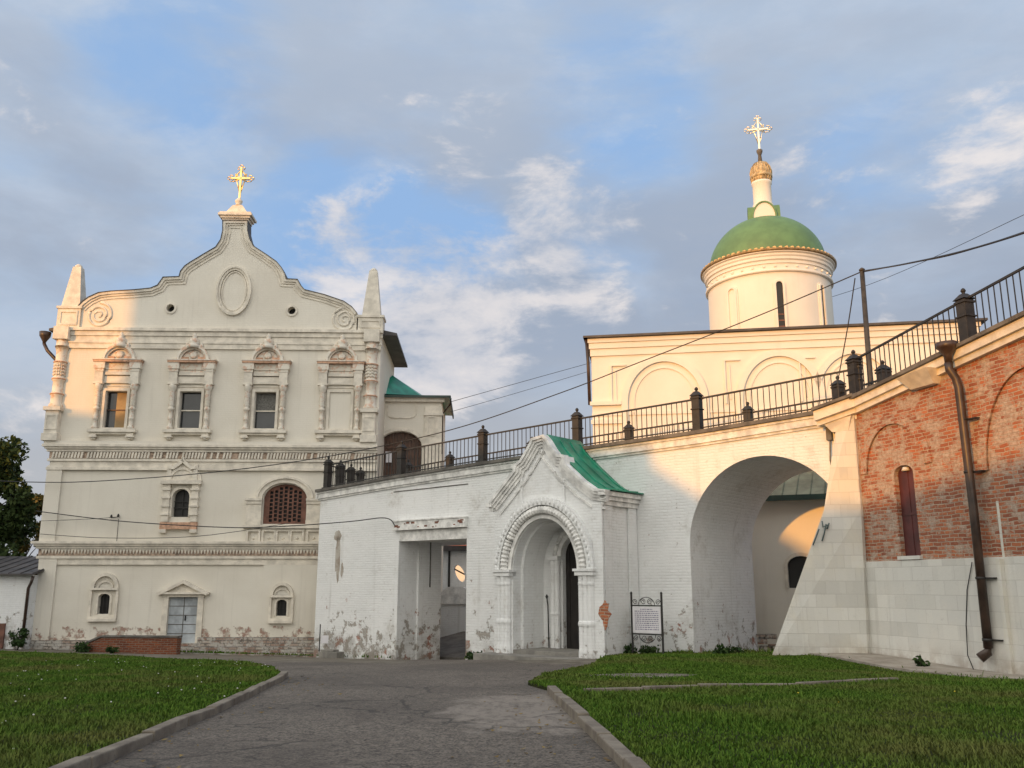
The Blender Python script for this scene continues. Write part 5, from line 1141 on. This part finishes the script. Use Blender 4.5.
    m.lathe(cx, cy, [(.58, zg+.22), (.62, zg+.28), (.62, zg+.40), (.58, zg+.44)], 24); m.build('gilded_bulb', plain('old_gilt', (.56, .42, .23), .55, .25, var=.3, scale=6), dome)
    m = MB().lathe(cx, cy, [(.13, zh+.05), (.09, zh+.5), (.17, zsn-.12), (.17, zsn-.02), (.07, zsn+.05)], 12); m.build('spire', M['slab'], dome)
    build_cross(cx, cy, zsn, zc_-zsn, M['silver'], dome)
    return root
cathedral()

# ------------------------------------------------------------------ low annex seen through the arch
def lowannex():
    p = at(735, 560, 36.0); f = Frame(p.x, p.y, R(-22), -.9); X, Z = f.x, f.z
    root = fempty('low_annex', f, 'low pale annex with weathered green roof seen through the big arch', 'annex')
    ze = Z(800, 499); xr = 6.5; wc = X(802, 580); zb, zs = Z(800, 588), Z(800, 566)
    zz = Z(797, 556)
    m = MB().prism([[(-2.6, -1), (-2.6, ze), (xr, ze), (xr, -1)], arch_loop(wc, .5, zb, zs, zz-zs, 14)], 0, .4); m.box(-2.6, -2.2, .4, 3.2, -1, ze); m.box(xr-.4, xr, .4, 3.2, -1, ze); m.build('wall', M['cath'], root)
    m = MB(); m.ribbon(arch_loop(wc, .5, zb, zs, zz-zs, 14), 0, .13, -.07, .01); w = m.build('window', M['trim'], root); m = MB().box(wc-.55, wc+.55, .25, .27, zb, zz); m.build('pane', M['dark'], w)
    m = MB(); m.hexa([(-2.9, -.45, ze+.06), (xr+.3, -.45, ze+.06), (xr+.3, 3.4, ze+1.9), (-2.9, 3.4, ze+1.9)], [(-2.9, -.45, ze+.12), (xr+.3, -.45, ze+.12), (xr+.3, 3.4, ze+1.96), (-2.9, 3.4, ze+1.96)])
    for i in range(18): x = -2.7+i*.52; m.tube([(x, -.45, ze+.14), (x, 3.4, ze+1.98)], .02, 4)
    rf = m.build('roof', M['oldgreen'], root); m = MB().box(-2.9, xr+.3, -.5, -.38, ze-.08, ze+.13); m.build('gutter', M['darkgreen'], rf)
    # stump of dark brick at the foot of the pier
    b = at(768, 640, 33.5); m = MB(); rn = random.Random(4)
    for i in range(14): s = rn.uniform(.12, .3); x, y = rn.uniform(-.4, .4), rn.uniform(-.3, .3); z = gz(b.x, b.y)+rn.uniform(0, .9); m.box(x-s, x+s, y-s*.6, y+s*.6, z-s*.3, z+s*.3)
    o = m.build('rubble_pile', M['rubble'], None, (b.x, b.y, 0)); tag(o, 'small heap of broken brick inside the big arch', 'rubble')
lowannex()

# ------------------------------------------------------------------ yard behind the gateway
def yard():
    # rising paved ramp beyond the gate
    m = MB(); q0 = [PAS.W(1.0, 3.0, 0), PAS.W(13, 3.0, 0), PAS.W(13, 12, 0), PAS.W(1.0, 12, 0)]; z0 = gz(*PAS.W(7, 3, 0)[:2])
    zz = (z0+.02, z0+.02, z0+1.25, z0+1.25); m.hexa([(p.x, p.y, z0-1) for p in q0], [(p.x, p.y, z) for p, z in zip(q0, zz)])
    tag(m.build('sloping_path', M['ramp']), kind='structure')
    b = PAS.W(7.6, 4.2, 0); m = MB(); rn = random.Random(6)
    for i in range(18): sz = rn.uniform(.1, .22); x, y = rn.uniform(-.8, .8), rn.uniform(-.5, .5); z = z0+.05+rn.uniform(0, .35); m.box(x-sz, x+sz, y-sz*.6, y+sz*.6, z-sz*.4, z+sz*.4)
    tag(m.build('rubble_pile', M['rubble'], None, (b.x, b.y, 0)), 'low heap of broken brick just inside the gateway', 'rubble')
    p = at(446, 600, 47.5); f = Frame(p.x, p.y, R(-8), gz(p.x, p.y)); z1 = f.z(455, 594)
    r = fempty('courtyard_wall', f, 'white courtyard wall with steep cap seen through the gateway', 'wall')
    m = MB().box(-.9, 2.2, 0, .5, -.5, z1-.5); m.build('wall', M['white_clean'], r)
    m = MB().prism([(-1.0, z1-.5), (.1, z1+.35), (.9, z1+.35), (2.3, z1-.3), (2.3, z1-.5)], -.1, .6); m.build('cap', M['trim_white'], r)
    p = at(446, 600, 56); f = Frame(p.x, p.y, R(-6), gz(p.x, p.y)); zt = f.z(460, 551); c = f.hit(459.5, 573.5)
    r = fempty('yard_building', f, 'dim whitewashed yard wall with dark eave and an oval hole added to show a sunlit patch', 'building')
    el = [(c[0]+.30*math.cos(a)-.16*math.sin(a), c[1]+.50*math.sin(a)) for a in np.linspace(0, 2*PI, 24)[:-1]]  # opening put in so the sunlit wall beyond reads as a patch of light
    MB().prism([rect(-6, 2.2, -2, zt), el], 0, .4).build('wall', M['white'], r); MB().tube([(c[0]-.7, .1, c[1]+.45), (c[0]+.7, .1, c[1]-.25)], .05, 6).build('brace', M['iron'], r); MB().box(-6.2, 2.6, -.5, .6, zt, zt+.3).build('eave', M['roof'], r)
    x = f.x(449, 590); m = MB().box(x-.06, x+.06, -.1, 0, 0, zt); m.build('drainpipe', M['iron'], r)
    p = at(449, 600, 92); f = Frame(p.x, p.y, R(-4), gz(p.x, p.y)-1.0)
    r = fempty('red_roofed_house', f, 'distant sunlit house with red roof glimpsed over the dark eave through the gateway', 'house')
    ze = f.z(460, 549)
    m = MB().box(-9, 12, 0, 8, -2, ze); m.build('wall', M['cath'], r)
    m = MB().hexa([(-9.6, -.7, ze), (12.6, -.7, ze), (12.6, 8.7, ze), (-9.6, 8.7, ze)], [(-7, 3.5, ze+2.8), (10, 3.5, ze+2.8), (10, 4.5, ze+2.8), (-7, 4.5, ze+2.8)]); m.build('roof', M['redroof'], r)
yard()

# ------------------------------------------------------------------ left hut, planter wall, small sign, bushes
def hut():
    p = at(33, 640, 42.3); f = Frame(p.x, p.y, R(2), gz(p.x, p.y)); X, Z = f.x, f.z
    r = fempty('brick_hut', f, 'low whitewashed hut with dark sheet roof beside the palace', 'hut')
    ze = Z(20, 575); m = MB().box(-7, -.35, 0, 4, -.6, ze); m.build('wall', M['white'], r)
    m = MB(); m.hexa([(-7.4, -.4, ze), (-.1, -.4, ze), (-.1, 4, ze+.9), (-7.4, 4, ze+.9)], [(-7.4, -.4, ze+.06), (-.1, -.4, ze+.06), (-.1, 4, ze+.96), (-7.4, 4, ze+.96)])
    for i in range(14): x = -7.3+i*.55; m.tube([(x, -.4, ze+.08), (x, 4, ze+.98)], .025, 4)
    m.build('roof', M['roof'], r)
    x = X(26, 610, -.1)
    m = MB(); m.tube([(x+.2, -.2, ze-.05), (x+.15, -.2, ze-.3), (x, -.12, ze-.6), (x, -.12, .05)], .07, 8); m.build('downpipe', M['pipe'], r)
    x2 = X(2, 640); m = MB().box(x2-.8, x2+.1, -.12, .02, 0, 1.1); m.build('door', M['grille'], r)
hut()
def planter():
    # red brick side wall of the steps to the steel door
    a = at(78, 657, 41.0); b = at(176, 657, 40.6); L_ = (b-a); L_.z = 0; ln = L_.length; ang = math.atan2(L_.y, L_.x); f = Frame(a.x, a.y, ang, gz(a.x, a.y))
    r = fempty('low_brick_wall', f, 'low red brick wall with sloping end below the steel door', 'wall')
    h = f.z(150, 637); m = MB().prism([(0, -.5), (0, .15), (1.0, h-.04), (ln, h-.04), (ln, -.5)], 0, .38); m.build('wall', M['brick2'], r)
    m = MB(); m.prism([(-.1, .12), (.95, h-.02), (ln+.03, h-.02), (ln+.03, h+.05), (.92, h+.05), (-.13, .19)], -.04, .42); m.build('coping', M['slab'], r)
planter()
def signpost():
    p = at(319, 655, 40.6); o = empty('notice_post', (p.x, p.y, gz(p.x, p.y)), 0, 'small white plate on a thin dark post at the palace corner', 'sign')
    MB().tube([(0, 0, -.1), (0, 0, 1.35)], .025, 6).build('post', M['iron'], o); MB().box(.06, .38, -.02, 0, .55, .88).build('plate', M['paper'], o)
    b = at(331, 662, 40.0); m = MB(); m.box(-.5, .5, -.25, .25, -.2, .22); m.box(-.45, .25, -.2, .2, .22, .3); t = m.build('stone_block', M['step'], None, (b.x, b.y, gz(b.x, b.y)), bevel=.02); t.rotation_euler.z = -.5; tag(t, 'low pale stone block at the left foot of the passage', 'stone block')
signpost()
def info_sign():
    a = gp(633, 659); b = gp(663.5, 660); a = at(633, 659, 29.6); b = at(663.5, 659, 28.9); L_ = b-a; ang = math.atan2(L_.y, L_.x); w = math.hypot(L_.x, L_.y); f = Frame(a.x, a.y, ang, gz(a.x, a.y)); Z = f.z
    r = fempty('information_sign', f, 'white information board in a black wrought iron frame on the lawn', 'sign')
    zt = Z(630, 594); zb0, zb1 = Z(648, 633), Z(648, 607); fr = MB()
    for x in (0, w): fr.box(x-.024, x+.024, -.024, .024, -.3, zt); fr.lathe(x, 0, [(.03, zt), (.045, zt+.03), (.01, zt+.08)], 8)
    for z in (zb0-.04, zb1+.04): fr.box(0, w, -.02, .02, z-.02, z+.02)
    fr.build('frame', M['iron'], r)
    m = MB(); 
    def scroll(cx, cz, s, up, R0=.16):
        pts = []
        for i in range(20):
            t = i/19; q = R0*(1-.75*t); a_ = t*1.6*2*PI; pts.append((cx+s*(math.cos(a_)*q), 0, cz+up*(math.sin(a_)*q)))
        m.tube(pts, .011, 5)
    for up, z in ((1, zb1+.06), (-1, zb0-.06)):
        pts = [(w/2-math.cos(a_)*.3, 0, z+up*math.sin(a_)*.24) for a_ in np.linspace(0, PI, 12)]; m.tube(pts, .011, 5)
        for s in (-1, 1): scroll(w/2+s*.12, z+up*.1, s, up, .1); scroll(w/2+s*.42, z+up*.09, s, up, .09)
        m.build('scrollwork', M['iron'], r); m = MB()
    bd = MB().box(.04, w-.04, -.015, .015, zb0, zb1).build('board', M['paper'], r)
    m = MB(); rn = random.Random(8)
    for i in range(11):
        z = zb1-.07-i*(zb1-zb0-.12)/11; x = .12 if i else w*.3; e = w-.12 if i else w*.7
        while x < e:
            d = rn.uniform(.03, .1); m.box(x, min(x+d, e), -.018, -.0145, z-.016, z+.012); x += d+.022
    m.build('text_lines', M['ink'], bd)
info_sign()

def leaves(name, mat, parent, clumps, n, size, loc=None):
    C_ = np.array([c[:3] for c in clumps]); Rr = np.array([c[3] for c in clumps]); w = Rr**2; w /= w.sum()
    k = np.random.choice(len(clumps), n, p=w); d = np.random.normal(size=(n, 3)); d /= np.linalg.norm(d, axis=1)[:, None]
    rad = Rr[k]*np.random.rand(n)**.38; c = C_[k]+d*rad[:, None]*np.array([1, 1, .85])
    a = np.random.normal(size=(n, 3)); a /= np.linalg.norm(a, axis=1)[:, None]; b = np.cross(a, np.random.normal(size=(n, 3))); b /= np.linalg.norm(b, axis=1)[:, None]
    s = size*np.random.uniform(.6, 1.3, n)[:, None]
    V = np.stack([c-a*s, c-b*s*.55, c+a*s, c+b*s*.55], 1).reshape(-1, 3)
    me = bpy.data.meshes.new(name); me.from_pydata(V.tolist(), [], np.arange(n*4).reshape(-1, 4).tolist()); me.update(); me.materials.append(mat)
    o = bpy.data.objects.new(name, me); COL.objects.link(o); o.parent = parent; return o
def tree(loc, h, r, mat, label, n, seed, group='trees', leafsize=.16):
    rn = random.Random(seed); r0 = empty('tree', loc, 0, label, 'tree', group); m = MB()
    m.tube([(0, 0, -.3), (.1, .05, h*.2), (.0, .1, h*.45), (.15, 0, h*.75)], [.28*h/12, .22*h/12, .15*h/12, .05*h/12], 8); cl = []
    for i in range(26):
        a = rn.uniform(0, 2*PI); t = rn.uniform(.25, .95); rr = r*math.sin(PI*min(1, .15+t*.8))**.7*rn.uniform(.45, 1.0); q = (math.cos(a)*rr, math.sin(a)*rr, h*t)
        m.tube([(0.05, 0.05, h*t*.62), (q[0]*.5, q[1]*.5, h*t*.85), q], [.07*h/12, .045*h/12, .015*h/12], 5); cl.append((*q, r*rn.uniform(.2, .38)))
    cl.append((0, 0, h*.93, r*.3)); m.build('trunk', M['bark'], r0); leaves('crown', mat, r0, cl, n, leafsize); return r0
p = at(2, 560, 52); tree((p.x-1.9, p.y, gz(p.x, p.y)), 10.6, 2.9, M['leaf'], 'dark green leafy tree behind the hut, left of the palace', 26000, 3)
p = at(20, 560, 60); tree((p.x, p.y, gz(p.x, p.y)), 8.6, 2.2, M['leaf_autumn'], 'yellowing autumn tree between the dark tree and the palace', 12000, 5)
p = at(-50, 560, 50); tree((p.x, p.y, gz(p.x, p.y)), 12.5, 3.6, M['leaf'], 'dark tree at the left edge of the view', 14000, 9)
def bush(loc, r, h, n, label, mat=None, ls=.07):
    b = empty('weed_bush', loc, 0, label, 'bush', 'weeds along the walls'); m = MB(); cl = []
    for i in range(7):
        a = random.uniform(0, 2*PI); q = (math.cos(a)*r*.6, math.sin(a)*r*.5, h*random.uniform(.4, .85)); m.tube([(q[0]*.2, q[1]*.2, -.05), q], .012, 4); cl.append((*q, r*.45)); cl.append((q[0]*.6, q[1]*.6, h*.3, r*.5))
    m.build('stem', M['bark'], b); leaves('foliage', mat or M['weed'], b, cl, n, ls); return b
for u, v, Y, r, h, n, lab in ((17, 646, 41.2, .42, .95, 800, 'leafy green bush in front of the hut downpipe'), (82, 656, 40.6, .45, .32, 350, 'low weeds at the sloping end of the brick wall'), (112, 656, 40.3, .3, .2, 160, 'low weeds before the middle of the brick wall'),
                              (475, 660, 34.0, .35, .2, 220, 'small weeds at the gateway edge of the portal step'), (625, 661, 30.6, .45, .28, 350, 'weeds at the foot of the portal side wall'), (650, 660, 29.6, .35, .25, 260, 'weeds growing between the sign legs'),
                              (730, 655, 28.4, .5, .22, 300, 'low weeds in the mouth of the big arch'), (925, 678, 22.9, .22, .32, 140, 'tuft of weed by the paving under the downpipe')):
    p = at(u, v, Y); bush((p.x, p.y, gz(p.x, p.y)), r, h, n, lab)

# ------------------------------------------------------------------ pole and wires
pole_p = at(869, 384, 30.0)
pr = empty('utility_pole', (pole_p.x, pole_p.y, RW.base+4.0), 0, 'thin dark steel pole carrying wires behind the terrace corner', 'pole')
ptop = at(862, 271, 30.0); MB().tube([(0, 0, 0), (ptop.x-pole_p.x, ptop.y-pole_p.y, ptop.z-RW.base-4.0)], [.12, .085], 8).build('shaft', M['pole'], pr)
MB().lathe(ptop.x-pole_p.x, ptop.y-pole_p.y, [(.1, ptop.z-RW.base-4.0), (.11, ptop.z-RW.base-3.95), (.03, ptop.z-RW.base-3.88)], 8).build('cap', M['pole'], pr)
def wire(pts, r, label, name='overhead_wire'):
    # smooth through the given (u, v, depth) points
    P = [at(*q) for q in pts]; out = []
    for i in range(len(P)-1):
        p0, p1, p2, p3 = P[max(i-1, 0)], P[i], P[i+1], P[min(i+2, len(P)-1)]
        for j in range(8):
            t = j/8; out.append(.5*((2*p1)+(p2-p0)*t+(2*p0-5*p1+4*p2-p3)*t*t+(3*p1-p0-3*p2+p3)*t**3))
    out.append(P[-1]); return tag(MB().tube(out, r, 5).build(name, M['wire']), label, 'wire', 'overhead wires')
wire(((863, 271, 30.0), (760, 315, 32), (640, 362, 34), (560, 393, 36), (450, 430, 38), (330, 456, 41), (215, 472, 42), (100, 481, 42.4), (30, 482, 42.6), (-60, 478, 43)), .022, 'long black cable running from the pole across the passage and the palace')
wire(((863, 271, 30.0), (900, 265, 25), (960, 252, 21), (1030, 231, 18), (1100, 205, 15)), .026, 'thick black cable from the pole top to the upper right')
wire(((863, 272, 30.0), (905, 264, 25), (955, 254, 21.3), (1030, 230, 18.1), (1100, 203, 15)), .018, 'second cable twisted beside the thick one, from the pole to the upper right')
wire(((450, 402, 45), (590, 363, 50), (720, 328, 52), (868, 285, 48), (1030, 212, 36)), .014, 'faint thin wire passing from above the annex to the upper right corner')
wire(((450, 412, 45), (520, 392, 48), (590, 371, 50)), .012, 'faint thin wire just below the other faint wire, left of the cathedral')
wire(((855, 278, 30.5), (848, 325, 31.0), (838, 380, 31.5), (829, 432, 32)), .022, 'slack cable dropping from the main cable beside the pole to the walkway')
wire(((36, 511, 42.6), (119, 521, 42.55), (215, 527, 41.5), (270, 527, 40.6), (345, 522, 39.5), (385, 518, 38.4), (395, 526, 37.95)), .022, 'black cable across the palace front to the gate lintel')
wire(((40, 534, 42.7), (110, 538, 42.7), (200, 536, 42.4), (290, 523, 42.4)), .014, 'thin wire sagging below the black cable on the palace front')
wire(((40, 521, 42.7), (90, 519, 42.7), (119, 517, 42.7)), .012, 'thin wire from the palace edge to the insulator bracket')

# ------------------------------------------------------------------ unseen blocks added behind the camera, outlines shaped to cast the yard's shadows
def sp_(l, d): return Vector((l*math.cos(SUN_AZ)+d*math.sin(SUN_AZ), -l*math.sin(SUN_AZ)+d*math.cos(SUN_AZ), 0))
def behind():
    D_ = -40.0; ang = -SUN_AZ; up = 0.0
    k = math.tan(SUN_EL)*40+EYE                             # height above ground of a line of sight h at d = 0
    def block(name, l0, l1, h0, h1, depth, label, cat, wins=True):
        o = sp_(l0, D_); r = empty(name, (o.x, o.y, 0), ang, label, cat); w = l1-l0; za, zb = h0+k, h1+k; e = min(za, zb)-.1
        MB().box(0, w, -depth, 0, -3, e).build('wall', M['cath'], r)
        MB().prism([(-.3, e), (-.3, za), (w+.3, zb), (w+.3, e)], -depth-.3, .3).build('roof', M['roof'], r)
        m = MB(); n = int(w/3)
        for i in range(n):
            for z in np.arange(1.5, e-2, 3.5): m.box(w*(i+.5)/n-.5, w*(i+.5)/n+.5, 0, .06, z, z+1.6)
        if wins: m.build('window', M['glass'], r)
    block('shade_block_low', -90, -45.9, 8.2, 8.2, 10, 'long unseen shade block added behind the camera, low enough to let sun past', 'barn')
    block('shade_block_narrow', -46, -40.2, 11.0, 10.9, 10, 'narrow unseen shade block added to bound the sunlit palace corner', 'house')
    block('shade_block_tall', -40.7, -28.0, 21.6, 21.7, 9, 'tall unseen shade block added to keep the palace front in shadow', 'tower')
    block('shade_block_sloped', -28.3, -14.4, 9.3, 8.0, 8, 'unseen shade block with sloping top, added to shade the passage', 'house')
    block('shade_block_steep', -14.7, -11.6, 8.0, 5.5, 8, 'small unseen shade block shaped for the slanting shadow edge on the passage', 'house')
    block('shade_block_long', -11.9, 26, 5.3, 7.2, 8, 'long unseen shade block added to shade the lower walls on the right', 'house')
behind()
